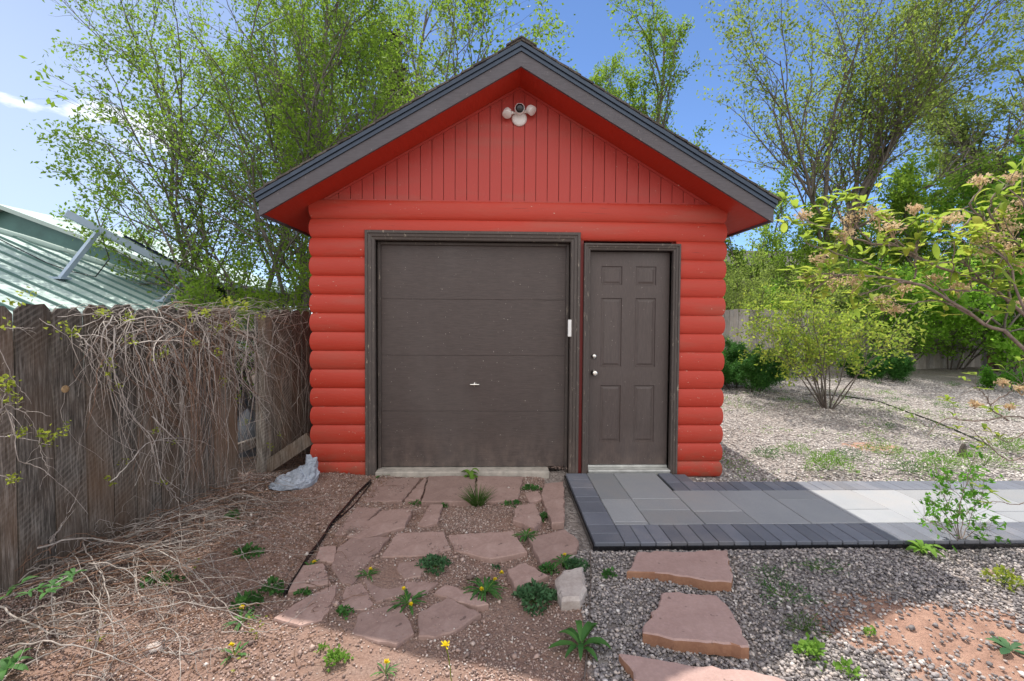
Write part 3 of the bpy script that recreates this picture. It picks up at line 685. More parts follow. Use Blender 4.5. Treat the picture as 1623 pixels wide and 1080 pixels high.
while yy < YB+.03:            # ridge caps
    for s in (-1, 1):
        P8 = []
        for x in (0, .13):
            zc = AZ_-x*SL
            for z in (.216, .229):
                for y in (yy, yy+.17): P8.append((AX+s*x, y, zc+z+(.006 if y == yy else 0)))
        fs = [(0, 1, 3, 2), (4, 6, 7, 5), (0, 4, 5, 1), (2, 3, 7, 6), (0, 2, 6, 4), (1, 5, 7, 3)]
        if s < 0: fs = [f[::-1] for f in fs]
        ms.add(P8, fs)
    yy += .145
k = NB('asphalt_shingle'); g = k.noise(55, k.co(), 4, .7); gi = k.n('ShaderNodeNewGeometry')
c_ = k.mix(1.0, k.ramp(g, [(.35, (.04, .036, .034)), (.65, (.12, .105, .09))]), k.ramp(gi.outputs['Random Per Island'], [(0, .7), (1, 1.3)]), 'MULTIPLY'); k.color(c_); k.rough(.95); k.bump(g, .5, .004); M['shingle'] = k.m
ms.build('roof_shingles', M['shingle'], shed)
# gable boards front (and a plain back gable)
mb = MB(); bw = .1083; x = SXC-SHW-.03
top = lambda x: und(x)-.004
bstart = AX-bw*.5-bw*20
x = bstart; yg = FY-.012
while x < SX1+.05:
    a, b_ = max(x+.003, SX0-.02), min(x+bw-.003, SX1+.02)
    if b_ > a:
        for (p, q) in (((a, b_),) if not (a < AX < b_) else ((a, AX), (AX, b_))):
            ta, tb = top(p), top(q); zb = ZT-.03
            if ta < zb+.002 and tb < zb+.002: continue
            ta = max(ta, zb+.002); tb = max(tb, zb+.002)
            c = .004
            mb.add([(p, yg, zb), (q, yg, zb), (q, yg, tb), (p, yg, ta), (p, yg+.02, zb), (q, yg+.02, zb), (q, yg+.02, tb), (p, yg+.02, ta)], [(0, 1, 2, 3), (1, 5, 6, 2), (4, 0, 3, 7), (3, 2, 6, 7), (5, 4, 7, 6)])
    x += bw
mb.build('gable_boards', M['red_board'], shed)
for yy in (FY+.01, FY+SD-.03):
    mb = MB(); mb.add([(SX0, yy, ZT-.05), (SX1, yy, ZT-.05), (SX1, yy, und(SX1)), (AX, yy, und(AX)), (SX0, yy, und(SX0))], [(0, 1, 2, 3, 4)]); mb.build('gable_backing', M['red_board'], shed)
# thin trim under the rake and on top of the first log
mb = MB()
for s in (-1, 1):
    P8 = []
    for x in (0, SHW+.03):
        for z in (-.018, .004):
            for y in (yg-.012, yg-.001): P8.append((AX+s*x, y, AZ_-x*SL+z+.006))
    fs = [(0, 1, 3, 2), (4, 6, 7, 5), (0, 4, 5, 1), (2, 3, 7, 6), (0, 2, 6, 4), (1, 5, 7, 3)]
    mb.add(P8, fs if s > 0 else [f[::-1] for f in fs])
mb.box((SX0+.10, yg-.014, ZT+.001), (SX1-.10, yg-.001, ZT+.013))
mb.build('gable_trim', M['red_board'], shed)

YC = FY-.068                   # front face of the casings
def casing(x0, x1, z1, z0, wd, name):
    """three-sided moulded casing, mitred at the top corners"""
    mb = MB(); prof = [(0, -.0), (0, YC-FY), (.004, YC-FY-.004), (wd*.28, YC-FY-.004), (wd*.34, YC-FY+.006), (wd*.62, YC-FY+.010), (wd*.70, YC-FY+.018), (wd*.93, YC-FY+.022), (wd, YC-FY+.030), (wd, .04)]
    for (a, b_) in zip(prof[:-1], prof[1:]):
        (d0, y0), (d1, y1) = a, b_
        mb.add([(x0+d0, FY+y0, z0), (x0+d0, FY+y0, z1-d0), (x0+d1, FY+y1, z1-d1), (x0+d1, FY+y1, z0)], [(3, 2, 1, 0)])
        mb.add([(x1-d0, FY+y0, z0), (x1-d0, FY+y0, z1-d0), (x1-d1, FY+y1, z1-d1), (x1-d1, FY+y1, z0)], [(0, 1, 2, 3)])
        mb.add([(x0+d0, FY+y0, z1-d0), (x1-d0, FY+y0, z1-d0), (x1-d1, FY+y1, z1-d1), (x0+d1, FY+y1, z1-d1)], [(3, 2, 1, 0)])
    return mb
gx0, gx1 = P(578.5, 600, YC).x, P(918, 600, YC).x; gz1 = P(750, 366.5, YC).z
ex0, ex1 = P(924, 600, YC).x, P(1076, 600, YC).x; ez1 = P(1000, 386, YC).z
WD = .088
gf = casing(gx0, gx1, gz1, -.01, WD, 'g').build('garage_door_frame', M['trim'], shed)
ef = casing(ex0, ex1, ez1, -.01, WD*.72, 'e')
# jambs
YD = FY+.075                   # garage door face
mb = MB(); jx0, jx1, jz = gx0+WD, gx1-WD, gz1-WD
mb.box((jx0-.03, FY+.0, -.01), (jx0+.0, YD+.05, jz)); mb.box((jx1, FY, -.01), (jx1+.03, YD+.05, jz)); mb.box((jx0-.03, FY, jz), (jx1+.03, YD+.05, jz+.03))
mb.box((jx0, YD-.03, -.01), (jx0+.028, YD-.002, jz), .003); mb.box((jx1-.028, YD-.03, -.01), (jx1, YD-.002, jz), .003); mb.box((jx0+.028, YD-.03, jz-.028), (jx1-.028, YD-.002, jz), .003)
mb.build('garage_door_jamb', M['trim'], shed)
mb = MB(); YE = FY+.045; kx0, kx1, kz = ex0+WD*.72, ex1-WD*.72, ez1-WD*.72
mb.v += ef.v; mb.f += ef.f; mb.sm += ef.sm
mb.build('entry_door_frame', M['trim'], shed)
mb = MB(); mb.box((kx0-.02, FY, -.01), (kx0, YE+.06, kz)); mb.box((kx1, FY, -.01), (kx1+.02, YE+.06, kz)); mb.box((kx0-.02, FY, kz), (kx1+.02, YE+.06, kz+.02)); mb.build('entry_door_jamb', M['trim'], shed)
# red post between the two casings
mb = MB(); mb.box((gx1+.001, FY-.03, -.01), (ex0-.001, FY+.1, gz1-.02)); mb.build('dividing_post', m_red('dark_red_post_paint', (.20, .02, .016), False, False), shed)
# filler above the entry casing between log and frame is the log course itself; close the head gap
mb = MB(); mb.box((OX0+.02, FY+.055, jz+.04), (OX1-.02, FY+.12, ZT)); mb.build('door_header', M['dark'], shed)
# garage door: four embossed sections
gd = MB(); gzb = .048; hsec = (jz-gzb)/4
for i in range(4):
    gd.box((jx0, YD, gzb+i*hsec+.0007), (jx1, YD+.035, gzb+(i+1)*hsec-.0007), .0016)
gd.box((jx0, YD+.012, gzb), (jx1, YD+.03, jz))
gdo = gd.build('garage_door', M['brown'], shed)
h0 = P(752.5, 609, YD); hm = MB()
hm.lathe(h0, h0+Vector((0, -1, 0)), [(0, .0), (0, .021), (.006, .020), (.01, .009), (.03, .009)], 16)
hm.lathe(h0+Vector((-.05, -.034, 0)), h0+Vector((1, -.034, 0)), [(0, .0), (0, .004), (.012, .0065), (.035, .0085), (.05, .013), (.065, .0085), (.088, .0065), (.1, .004), (.1, 0)], 12)
hm.lathe(h0+Vector((0, -.034, .022)), h0+Vector((0, -.034, -1)), [(0, 0), (0, .006), (.02, .008), (.04, .006), (.04, 0)], 10)
hm.build('handle', M['chrome'], gdo)
# thresholds
mb = MB(); mb.box((jx0-.0, YC+.01, -.03), (P(871, 748, YC).x, YD+.04, .040), .006); mb.build('concrete_sill', M['concrete'], shed)
mb = MB(); mb.box((kx0, YC+.004, .034), (kx1, YE+.02, .052), .004); mb.box((kx0, YE-.02, .053), (kx1, YE+.02, .072), .003); mb.box((kx0+.004, YC+.012, -.02), (kx1-.004, YE, .033)); mb.build('threshold', M['white_metal'], shed)
# entry door with six raised panels
dm = MB(); dx0, dx1, dz0, dz1 = kx0+.003, kx1-.003, .076, kz-.003
pan = []
for (a, b_) in ((951.6, 985.4), (1005.8, 1039)):
    for (v0, v1) in ((422.7, 452), (473, 581.5), (611, 701)):
        p = P(a, v1, YE); q = P(b_, v0, YE); pan.append((p.x, q.x, p.z, q.z))
xs_ = sorted(set([dx0, dx1]+[round(v, 5) for p in pan for v in p[:2]]))
# average rows and columns to a regular grid
colx = [(sum(p[0] for p in pan[i*3:i*3+3])/3, sum(p[1] for p in pan[i*3:i*3+3])/3) for i in (0, 1)]
rowz = [((pan[i][2]+pan[i+3][2])/2, (pan[i][3]+pan[i+3][3])/2) for i in range(3)]
gx = [dx0, colx[0][0], colx[0][1], colx[1][0], colx[1][1], dx1]; gz = [dz0, rowz[2][0], rowz[2][1], rowz[1][0], rowz[1][1], rowz[0][0], rowz[0][1], dz1]
for i in range(5):
    for j in range(7):
        if i in (1, 3) and j in (1, 3, 5):
            steps = [(0, 0), (.006, .010), (.016, .010), (.034, .003)]
            rings = [[(gx[i]+d, YE+e, gz[j]+d), (gx[i+1]-d, YE+e, gz[j]+d), (gx[i+1]-d, YE+e, gz[j+1]-d), (gx[i]+d, YE+e, gz[j+1]-d)] for d, e in steps]
            dm.loft(rings, caps=False, smooth=False); dm.add(rings[-1], [(0, 1, 2, 3)])
        else: dm.add([(gx[i], YE, gz[j]), (gx[i+1], YE, gz[j]), (gx[i+1], YE, gz[j+1]), (gx[i], YE, gz[j+1])], [(0, 1, 2, 3)])
dm.box((dx0, YE+.014, dz0), (dx1, YE+.04, dz1))
edo = dm.build('entry_door', M['brown_door'], shed)
kb = P(941.4, 591, YE); kn = MB(); kn.lathe(kb, kb+Vector((0, -1, 0)), [(0, 0), (0, .031), (.006, .031), (.009, .015), (.028, .013), (.034, .024), (.045, .028), (.056, .024), (.060, .010), (.058, .0)], 24); kn.build('door_knob', M['chrome'], edo)
kb = P(941.4, 565, YE); kn = MB(); kn.lathe(kb, kb+Vector((0, -1, 0)), [(0, 0), (0, .026), (.010, .025), (.016, .019), (.02, .012), (.022, .0)], 24); kn.box(kb+Vector((-.003, -.026, -.008)), kb+Vector((.003, -.02, .008)), .001); kn.build('deadbolt', M['chrome'], edo)
# corner: grey downpipe-like trim behind right corner
c_ = P(1153, 420, FY+.3); mb = MB(); mb.box((SX1+.055, FY+.5, -.02), (SX1+.11, FY+.56, und(SX1+.1)-.02), .005); mb.build('downpipe', m_simple('grey_painted_metal', (.2, .2, .2), .5), shed)
# small white sensor on the garage jamb
s0 = P(900.5, 534, FY-.04); s1 = P(905, 507, FY-.04); mb = MB(); mb.box((s0.x-.004, FY-.052, s0.z), (s1.x+.004, FY-.034, s1.z), .004)
tag(mb.build('door_sensor', M['white']), 'slim white plastic sensor stuck on the right jamb of the garage door', 'sensor')

# floodlight camera on the gable
fc = P(823, 182, yg-.06); y_w = yg
cz = P(823, 189, y_w)
cam_e = empty('floodlight_camera', (cz.x, y_w, cz.z), 'white floodlight security camera mounted high on the red gable', 'camera')
mb = MB(); mb.lathe((cz.x, y_w, cz.z), (cz.x, y_w-1, cz.z), [(0, 0), (0, .072), (.018, .070), (.028, .058), (.032, .03), (.032, 0)], 28); mb.build('mounting_plate', M['white'], cam_e)
c1 = Vector((cz.x+.002, y_w-.045, cz.z+.062)); mb = MB(); dr = Vector((-.04, -1, -.18)).normalized()
mb.lathe(c1-dr*.01, c1+dr, [(0, 0), (0, .030), (.012, .044), (.055, .047), (.075, .045), (.079, .041), (.079, 0)], 24); mb.cyl(Vector((cz.x, y_w-.02, cz.z+.02)), c1+dr*.02, .018, .018, 12)
body = mb.build('camera_body', M['white'], cam_e)
mb = MB(); mb.lathe(c1+dr*.0695, c1+dr*2, [(0, 0), (0, .0395), (.008, .038), (.012, .02), (.013, 0)], 24); mb.build('camera_lens', M['black'], body)
for s, (uu, vv), dv in ((-1, (804, 179), Vector((-.15, -.55, -.9))), (1, (841.5, 174.5), Vector((.75, -.5, -.75)))):
    hc = P(uu, vv, y_w-.07); d_ = dv.normalized(); mb = MB()
    mb.lathe(hc-d_*.038, hc+d_, [(0, 0), (.0, .020), (.008, .034), (.02, .040), (.06, .043), (.064, .043), (.066, .040), (.066, 0)], 22)
    lo = mb.build('lamp_head', M['white'], cam_e)
    mb = MB(); st = Vector((cz.x+s*.02, y_w-.028, cz.z+.045)); mb.cyl(st, hc-d_*.0, .010, .010, 10); j_ = st.lerp(hc, .5); mb.lathe(j_-Vector((s*.014, 0, 0)), j_+Vector((s, 0, 0)), [(0, 0), (.004, .013), (.014, .017), (.024, .013), (.028, 0)], 14)
    mb.build('arm', M['white'], lo)

# ------------------------------------------------------------------ fences
def picket_mesh(mb, wd, h, th, rng, dog=.045, rough_top=.0, segs=5):
    """board in local coords: x along, y thickness, z up, centred"""
    hw = wd/2; tw = rng.uniform(-.006, .006)
    outline = [(-hw, 0), (hw, 0)]
    for i in range(1, segs): outline.append((hw+rng.uniform(-.0025, .0025), h*.9*i/segs))
    outline += [(hw, h-dog), (hw-dog*.75, h-rng.uniform(0, .006))]
    outline += [(rng.uniform(-.02, .02), h-rng.uniform(0, .012)), (-hw+dog*.75, h-rng.uniform(0, .01)), (-hw, h-dog)]
    for i in range(segs-1, 0, -1): outline.append((-hw+rng.uniform(-.0025, .0025), h*.9*i/segs))
    n = len(outline); cup = rng.uniform(-.004, .004)
    f = lambda s: [(x, s*th/2+tw*(z/h)*(x/hw)+cup*(1-(x/hw)**2), z) for x, z in outline]
    A, B = f(-1), f(1)
    mb.add(A+B, [tuple(range(n)), tuple(range(2*n-1, n-1, -1))]+[(i, n+i, n+(i+1) % n, (i+1) % n) for i in range(n)])
def place(me_fn, name, mat, parent, loc, rz, tilt=0):
    mb = MB(); me_fn(mb); me = bpy.data.meshes.new(name); me.from_pydata(mb.v, [], mb.f); me.update(); me.materials.append(mat)
    o = bpy.data.objects.new(name, me); C.objects.link(o); o.parent = parent; o.location = Vector(loc)-parent.location; o.rotation_euler = (0, tilt, rz); return o
fa = G(0, 940); fb = G(400, 757); fd = (fb-fa).normalized(); frz = math.atan2(fd.y, fd.x)
def fence_t(u):         # distance along the left fence (from fa) of the fence point seen at column u
    d = ray(u, 600); # intersect in plan
    den = d.x*fd.y-d.y*fd.x; t = (fa.x*fd.y-fa.y*fd.x)/den
    return (Vector((d.x*t, d.y*t, 0))-fa).dot(fd)
lf = empty('wooden_fence', fa, 'weathered dog-eared plank fence along the left, partly under dry vines', 'fence')
seam = [fence_t(u) for u in (20, 81, 134, 176)]
wd0 = (seam[-1]-seam[0])/3
rng = random.Random(8)
ts = [seam[0]-i*wd0 for i in range(9, 0, -1)]+seam[:-1]
t = seam[-1]
while t < fence_t(488)+2.2: ts.append(t); t += wd0*rng.uniform(.86, 1.04)
ts.append(t)
gap_t = (fence_t(384), fence_t(404))
for a, b_ in zip(ts[:-1], ts[1:]):
    c = (a+b_)/2; wd_ = (b_-a)-rng.uniform(.002, .010)
    if a < gap_t[1] and b_ > gap_t[0]: 
        if c < (gap_t[0]+gap_t[1])/2: wd_ *= .55; c = a+wd_/2
        else: continue
    p = fa+fd*c; top = P(0, 489, 1).z  # near eye level
    hgt = 1.565+rng.uniform(-.02, .02)-.012*max(0, (c-.5))
    place(lambda mb: picket_mesh(mb, wd_, hgt+.05, .018, rng), 'plank', M['fence'], lf, (p.x, p.y, -.05+float(gh(p.x, p.y))), frz, rng.uniform(-.006, .006))
nrm_ = Vector((-fd.y, fd.x, 0))       # towards the far (neighbour) side
for hz in (.30, 1.32):
    mb = MB(); a = fa+fd*ts[0]+nrm_*.055; b_ = fa+fd*ts[-1]+nrm_*.055
    mb.box((0, -.02, -.045), ((b_-a).length, .02, .045), .004, Matrix.Translation((a.x, a.y, hz)) @ Matrix.Rotation(frz, 4, 'Z')); mb.build('rail', M['fence'], lf)
for tt in (fence_t(412), fence_t(412)-2.44, fence_t(412)+2.44):
    p = fa+fd*tt-(nrm_*.03 if tt == fence_t(412) else -nrm_*.12); mb = MB(); mb.box((-.05, -.045, -.1), (.05, .045, 1.50), .008, Matrix.Translation((p.x, p.y, 0)) @ Matrix.Rotation(frz, 4, 'Z') @ Matrix.Rotation(.02, 4, 'Y')); mb.build('post', M['fence'], lf)
# light knot on a plank
kp = P(100, 617, 1); kt = fence_t(101); kpos = fa+fd*kt-nrm_*.0105
dist = (kpos.x**2+kpos.y**2)**.5; kz = CAMH+(P(101, 617, kpos.y).z-CAMH)
mb = MB(); Mk = Matrix.Translation((kpos.x, kpos.y, kz)) @ Matrix.Rotation(frz, 4, 'Z')
mb.lathe(Mk @ Vector((0, .004, 0)), Mk @ Vector((0, -1, 0)), [(0, 0), (0, .024), (.004, .022), (.006, .01), (.0065, 0)], 14)
mb.build('knot', m_simple('pale_knot', (.36, .24, .12), .8, 0, .4, 60), lf)

def far_fence(name, u0, u1, v_base0, v_base1, mat, label, h, wdp, seed):
    a = G(u0, v_base0); b_ = G(u1, v_base1); d = (b_-a); L = d.length; d.normalize(); rz = math.atan2(d.y, d.x)
    root = empty(name, a, label, 'fence'); rng = random.Random(seed); t = 0
    while t < L:
        wd_ = wdp*rng.uniform(.85, 1.1); p = a+d*(t+wd_/2)
        place(lambda mb: picket_mesh(mb, wd_-.008, h+rng.uniform(-.03, .03), .018, rng, .03, segs=2), 'plank', mat, root, (p.x, p.y, float(gh(p.x, p.y))-.02), rz, rng.uniform(-.008, .008)); t += wd_
    nn = Vector((-d.y, d.x, 0))
    for hz in (.35, 1.4):
        q = a+nn*.04; mb = MB(); mb.box((0, -.02, -.045), (L, .02, .045), .004, Matrix.Translation((q.x, q.y, hz)) @ Matrix.Rotation(rz, 4, 'Z')); mb.build('rail', mat, root)
    return root, a, b_
_, ffa, ffb = far_fence('wooden_fence', 1095, 1562, 602, 583, M['fence_grey'], 'silver-grey plank fence across the back of the gravel yard', 1.72, .16, 3)
far_fence('wooden_fence', 1564, 1900, 584, 600, M['fence_brown'], 'short stretch of dark red-brown plank fence at the far right', 1.55, .16, 4)

# ------------------------------------------------------------------ plants: generator
def unit(v): return v/(np.linalg.norm(v)+1e-9)
def grow_tree(seed, stems, levels, tips_leaf, leaf_n, leaf_size, leaf_spread=.12, sides=(7, 5, 4, 3), up=.0, droop=0.0):
    """stems: list of (base, dir, length, radius). levels: list of dict(n, ang, ratio, t0). Returns NP wood, leaf anchor arrays"""
    rg = np.random.default_rng(seed); wood = NP(); anchors = []; adirs = []
    def branch(p0, d0, L, r0, lev):
        m = [9, 7, 5, 4][min(lev, 3)]; pts = [p0]; d = d0.copy(); wig = [.10, .16, .2, .22][min(lev, 3)]
        for i in range(m-1):
            d = unit(d+rg.normal(0, wig, 3)+np.array([0, 0, up if lev > 0 else up*.3])-np.array([0, 0, droop*(lev >= 2)])); pts.append(pts[-1]+d*L/(m-1))
        pts = np.array(pts); rr = r0*np.linspace(1, .22 if lev < len(levels) else .35, m)**1.0
        wood.tube(pts, rr, sides[min(lev, 3)])
        if lev >= tips_leaf:
            k = rg.poisson(leaf_n*(1 if lev == len(levels) else .5))
            if k > 0:
                tt = rg.uniform(.1, 1, k)*(m-1); i0 = np.minimum(tt.astype(int), m-2); fr = (tt-i0)[:, None]
                q = pts[i0]*(1-fr)+pts[i0+1]*fr; anchors.append(q); adirs.append(np.repeat(d[None], k, 0))
        if lev < len(levels):
            S = levels[lev]; nch = S['n'] if S['n'] < 3 else int(rg.integers(int(S['n']*.8), int(S['n']*1.2)+1))
            for c in range(nch):
                t = S['t0']+(1-S['t0'])*(c+rg.uniform(.1, .9))/nch; tt = t*(m-1); i0 = min(int(tt), m-2); fr = tt-i0
                q = pts[i0]*(1-fr)+pts[i0+1]*fr; ax = unit(pts[i0+1]-pts[i0])
                perp = unit(np.cross(ax, rg.normal(0, 1, 3))); a = S['ang']*rg.uniform(.7, 1.3)
                dn = unit(ax*math.cos(a)+perp*math.sin(a)); Lc = L*S['ratio']*rg.uniform(.7, 1.15)*(1-.55*max(0, t-.25))
                rc = max(rr[i0]*.62, .0015)
                branch(q, dn, Lc, rc, lev+1)
    for (b_, d, L, r0) in stems: branch(np.array(b_, float), unit(np.array(d, float)), L, r0, 0)
    A = np.concatenate(anchors) if anchors else np.zeros((0, 3)); D = np.concatenate(adirs) if adirs else np.zeros((0, 3))
    return wood, A, D
def leaf_quads(A, D, size, rg, spread=.08, aspect=.5, align=.5, drop=.0, folded=True):
    n = len(A); c = A+rg.normal(0, spread, (n, 3))
    ax = D*align+rg.normal(0, .7, (n, 3)); ax[:, 2] -= drop; ax /= np.linalg.norm(ax, axis=1)[:, None]+1e-9
    nr = rg.normal(0, 1, (n, 3)); nr[:, 2] += .9; sd = np.cross(ax, nr); sd /= np.linalg.norm(sd, axis=1)[:, None]+1e-9
    nn = np.cross(ax, sd); L = (size*rg.uniform(.65, 1.25, n))[:, None]
    v0 = c-ax*L*.1; v1 = c+ax*L*.42+sd*L*aspect*.5+nn*L*.10; v2 = c+ax*L*.95+nn*L*.02; v3 = c+ax*L*.42-sd*L*aspect*.5+nn*L*.10
    V = np.stack([v0, v1, v2, v3], 1).reshape(-1, 3); F = np.arange(n*4).reshape(-1, 4)
    return V, F
def make_tree(name, loc, label, cat, stems, levels, tips_leaf, leaf_n, leaf_size, leafmat, barkmat, seed, group=None, spread=.08, aspect=.55, up=.03, droop=0, drop=0, parts=('trunk', 'crown')):
    root = empty(name, loc, label, cat, group); wood, A, D = grow_tree(seed, stems, levels, tips_leaf, leaf_n, leaf_size, up=up, droop=droop)
    me = npmesh(parts[0], np.concatenate(wood.V), np.concatenate(wood.F), True); o = link(parts[0], me, barkmat); o.parent = root
    rg = np.random.default_rng(seed+1)
    if len(A):
        V, F = leaf_quads(A, D, leaf_size, rg, spread, aspect, drop=drop); me = npmesh(parts[1], V, F, False); o = link(parts[1], me, leafmat); o.parent = root
    print('TREE', name, len(wood.V), len(A))
    return root
def copy_thing(root, loc, label, rz=0, s=1.0, group=None):
    r = root.copy(); C.objects.link(r); r.location = loc; r.rotation_euler = (0, 0, rz); r.scale = (s, s, s) if np.isscalar(s) else s; r['label'] = label
    if group: r['group'] = group
    for ch in root.children:
        c = ch.copy(); C.objects.link(c); c.parent = r
        for g_ in ch.children:
            d = g_.copy(); C.objects.link(d); d.parent = c
    return r
def at(u, y): return (P(u, 500, y).x, y, 0)


EL = [dict(n=13, ang=.5, ratio=.50, t0=.12), dict(n=10, ang=.6, ratio=.45, t0=.12), dict(n=6, ang=.75, ratio=.45, t0=.1)]
TG = 'leafing trees beyond the yard'
# left: multi-stemmed elm thicket behind the fence
make_tree('elm_tree', at(468, 7.6), 'tall young elm right behind the left corner of the shed, leaning left over the fence', 'tree',
 [((0, 0, 0), (-.08, 0, 1), 7.5, .075), ((.1, .1, 0), (-.24, .1, 1), 7.0, .05), ((.25, .2, 0), (.18, .1, 1), 7.0, .05)], EL, 2, 11.5, .068, M['leaf_elm'], M['bark_grey'], 21, TG)
make_tree('elm_tree', at(372, 8.8), 'slender elm in the middle of the left thicket, above the vine-covered fence', 'tree',
 [((0, 0, 0), (-.12, 0, 1), 7.8, .06), ((.1, 0, 0), (.10, .1, 1), 8.4, .06), ((-.1, .1, 0), (-.30, .1, 1), 5.6, .04)], EL, 2, 9.5, .068, M['leaf_elm'], M['bark_grey'], 22, TG)
make_tree('elm_tree', at(590, 10.5), 'broad elm rising behind the left slope of the shed roof', 'tree',
 [((0, 0, 0), (-.3, 0, 1), 8.6, .08), ((.1, 0, 0), (-.1, .1, 1), 9.6, .08), ((-.1, .1, 0), (-.5, .1, 1), 8.2, .06)], EL, 2, 15, .076, M['leaf_elm'], M['bark_grey'], 23, TG)
make_tree('elm_tree', at(420, 8.0), 'sparse elm stems leaning far out left over the green metal roof', 'tree',
 [((0, 0, 0), (-.62, 0, .95), 4.7, .035), ((0, 0, 0), (-.98, .1, .8), 4.9, .032)], [dict(n=9, ang=.42, ratio=.36, t0=.25), dict(n=7, ang=.5, ratio=.45, t0=.12), dict(n=4, ang=.7, ratio=.45, t0=.1)], 2, 8, .066, M['leaf_elm'], M['bark_grey'], 26, TG, up=.02)
# low undergrowth behind the fence beside the shed
BU = [dict(n=9, ang=.6, ratio=.55, t0=.12), dict(n=7, ang=.7, ratio=.5, t0=.1)]
def bush(name, loc, label, n, h, spread, ln, ls, leafmat, bark, seed, lv=BU, r0=.02, cat='bush', group=None, sp=.06, up=.02, aspect=.55, lean=(0, 0), tips=1, parts=('stem', 'foliage'), base=.12):
    rg = random.Random(seed); st = []
    for i in range(n):
        a = rg.uniform(0, 2*PI); k = rg.uniform(.2, 1)*spread; st.append(((math.cos(a)*base*n**.3, math.sin(a)*base*n**.3, 0), (math.cos(a)*k+lean[0], math.sin(a)*k+lean[1], 1), h*rg.uniform(.7, 1.05), r0))
    return make_tree(name, loc, label, cat, st, lv, tips, ln, ls, leafmat, bark, seed, group, sp, aspect, up, parts=parts)
b1_ = bush('bush', at(430, 7.0), 'leafy elm suckers filling the gap between fence top and shed wall', 8, 2.6, .7, 14, .06, M['leaf_elm'], M['bark_grey'], 31)
copy_thing(b1_, at(345, 8.2), 'green sucker growth behind the vine-covered part of the fence', 1.3, .85)
copy_thing(b1_, at(318, 9.8), 'low bush beside the end of the green metal roof', 2.3, .7)
t_ = make_tree('small_tree', at(190, 14), 'small round-crowned tree standing behind the solar rack', 'tree', [((0, 0, 0), (0, 0, 1), 4.7, .07), ((0, 0, 0), (.25, 0, 1), 4.2, .05), ((0, 0, 0), (-.2, .1, 1), 4.2, .05)], [dict(n=9, ang=.6, ratio=.42, t0=.25), dict(n=8, ang=.7, ratio=.5, t0=.1)], 1, 22, .09, M['leaf_elm'], M['bark_grey'], 33, TG)
copy_thing(t_, at(78, 22), 'tiny tree top peeping over the upper green roof', 2.0, .98)
# behind the shed
far1 = make_tree('cottonwood_tree', at(672, 20), 'thin half bare tree far behind the left roof slope, with a pale wispy top', 'tree', [((0, 0, 0), (.06, 0, 1), 13.2, .16), ((0, 0, 0), (-.25, 0, 1), 11, .12), ((0, 0, 0), (.28, 0, 1), 10.5, .1)], [dict(n=14, ang=.45, ratio=.36, t0=.3), dict(n=8, ang=.5, ratio=.5, t0=.15), dict(n=5, ang=.6, ratio=.45, t0=.1)], 2, 10, .11, M['leaf_soft'], M['bark_grey'], 41, TG)
copy_thing(far1, at(760, 24), 'yellow-green tree top just left of the roof peak', 1.9, .95)
mt = make_tree('cottonwood_tree', at(985, 16), 'leafy upright tree rising behind the right slope of the shed roof', 'tree', [((0, 0, 0), (.02, 0, 1), 10.6, .13), ((0, 0, 0), (-.16, 0, 1), 10.2, .1), ((0, 0, 0), (.17, 0, 1), 10.4, .1), ((.3, 0, 0), (.28, .1, 1), 8.8, .08)], [dict(n=12, ang=.4, ratio=.32, t0=.3), dict(n=8, ang=.55, ratio=.5, t0=.15), dict(n=5, ang=.6, ratio=.5, t0=.1)], 2, 15, .10, M['leaf_elm'], M['bark_grey'], 42, TG)
# dark dead ivy column
make_tree('dead_tree', at(622, 13.5), 'dark dead foliage clump hanging in the branches left of the roof', 'dead tree', [((0, 0, 0), (.03, 0, 1), 9.0, .14), ((0, 0, 0), (.0, .05, 1), 8.4, .1)], [dict(n=16, ang=.5, ratio=.10, t0=.62), dict(n=7, ang=.8, ratio=.6, t0=.1)], 1, 26, .13, M['leaf_dead'], M['bark_dark'], 43, drop=.8)
# right: large vase-shaped tree, half leafed
VZ = [dict(n=10, ang=.42, ratio=.60, t0=.16), dict(n=9, ang=.45, ratio=.5, t0=.15), dict(n=7, ang=.6, ratio=.42, t0=.1)]
make_tree('ash_tree', at(1312, 15), 'large vase-shaped half leafed tree with thick dark trunk behind the yard', 'tree',
 [((0, 0, 0), (.0, 0, 1), 3.4, .27), ((0, 0, 2.2), (-.14, 0, 1), 9.0, .102), ((0, 0, 2.4), (.10, .1, 1), 10.0, .108), ((0, 0, 2.4), (.50, 0, 1), 9.8, .095), ((0, 0, 2.6), (-.38, .1, 1), 7.6, .074), ((0, 0, 2.9), (.85, .1, 1), 9.0, .074), ((0, 0, 2.4), (.28, -.2, 1), 9.6, .081)], VZ, 3, 6.5, .12, M['leaf_olive'], M['bark_mid'], 51, TG, up=.07, spread=.14)
make_tree('willow_tree', at(1660, 17), 'pale green willow leaning in from the top right corner', 'tree',
 [((0, 0, 0), (.0, 0, 1), 12.5, .3), ((0, 0, 1), (-.32, 0, 1), 12.2, .2), ((0, 0, 1), (.4, 0, 1), 12, .2), ((0, 0, 1), (-.1, -.3, 1), 12, .2), ((0, 0, 1), (-.55, .1, 1), 9.5, .15)], [dict(n=13, ang=.5, ratio=.42, t0=.2), dict(n=10, ang=.5, ratio=.5, t0=.15), dict(n=6, ang=.5, ratio=.5, t0=.1)], 2, 12, .15, M['leaf_soft'], M['bark_grey'], 52, TG, up=.0, spread=.1, aspect=.4)
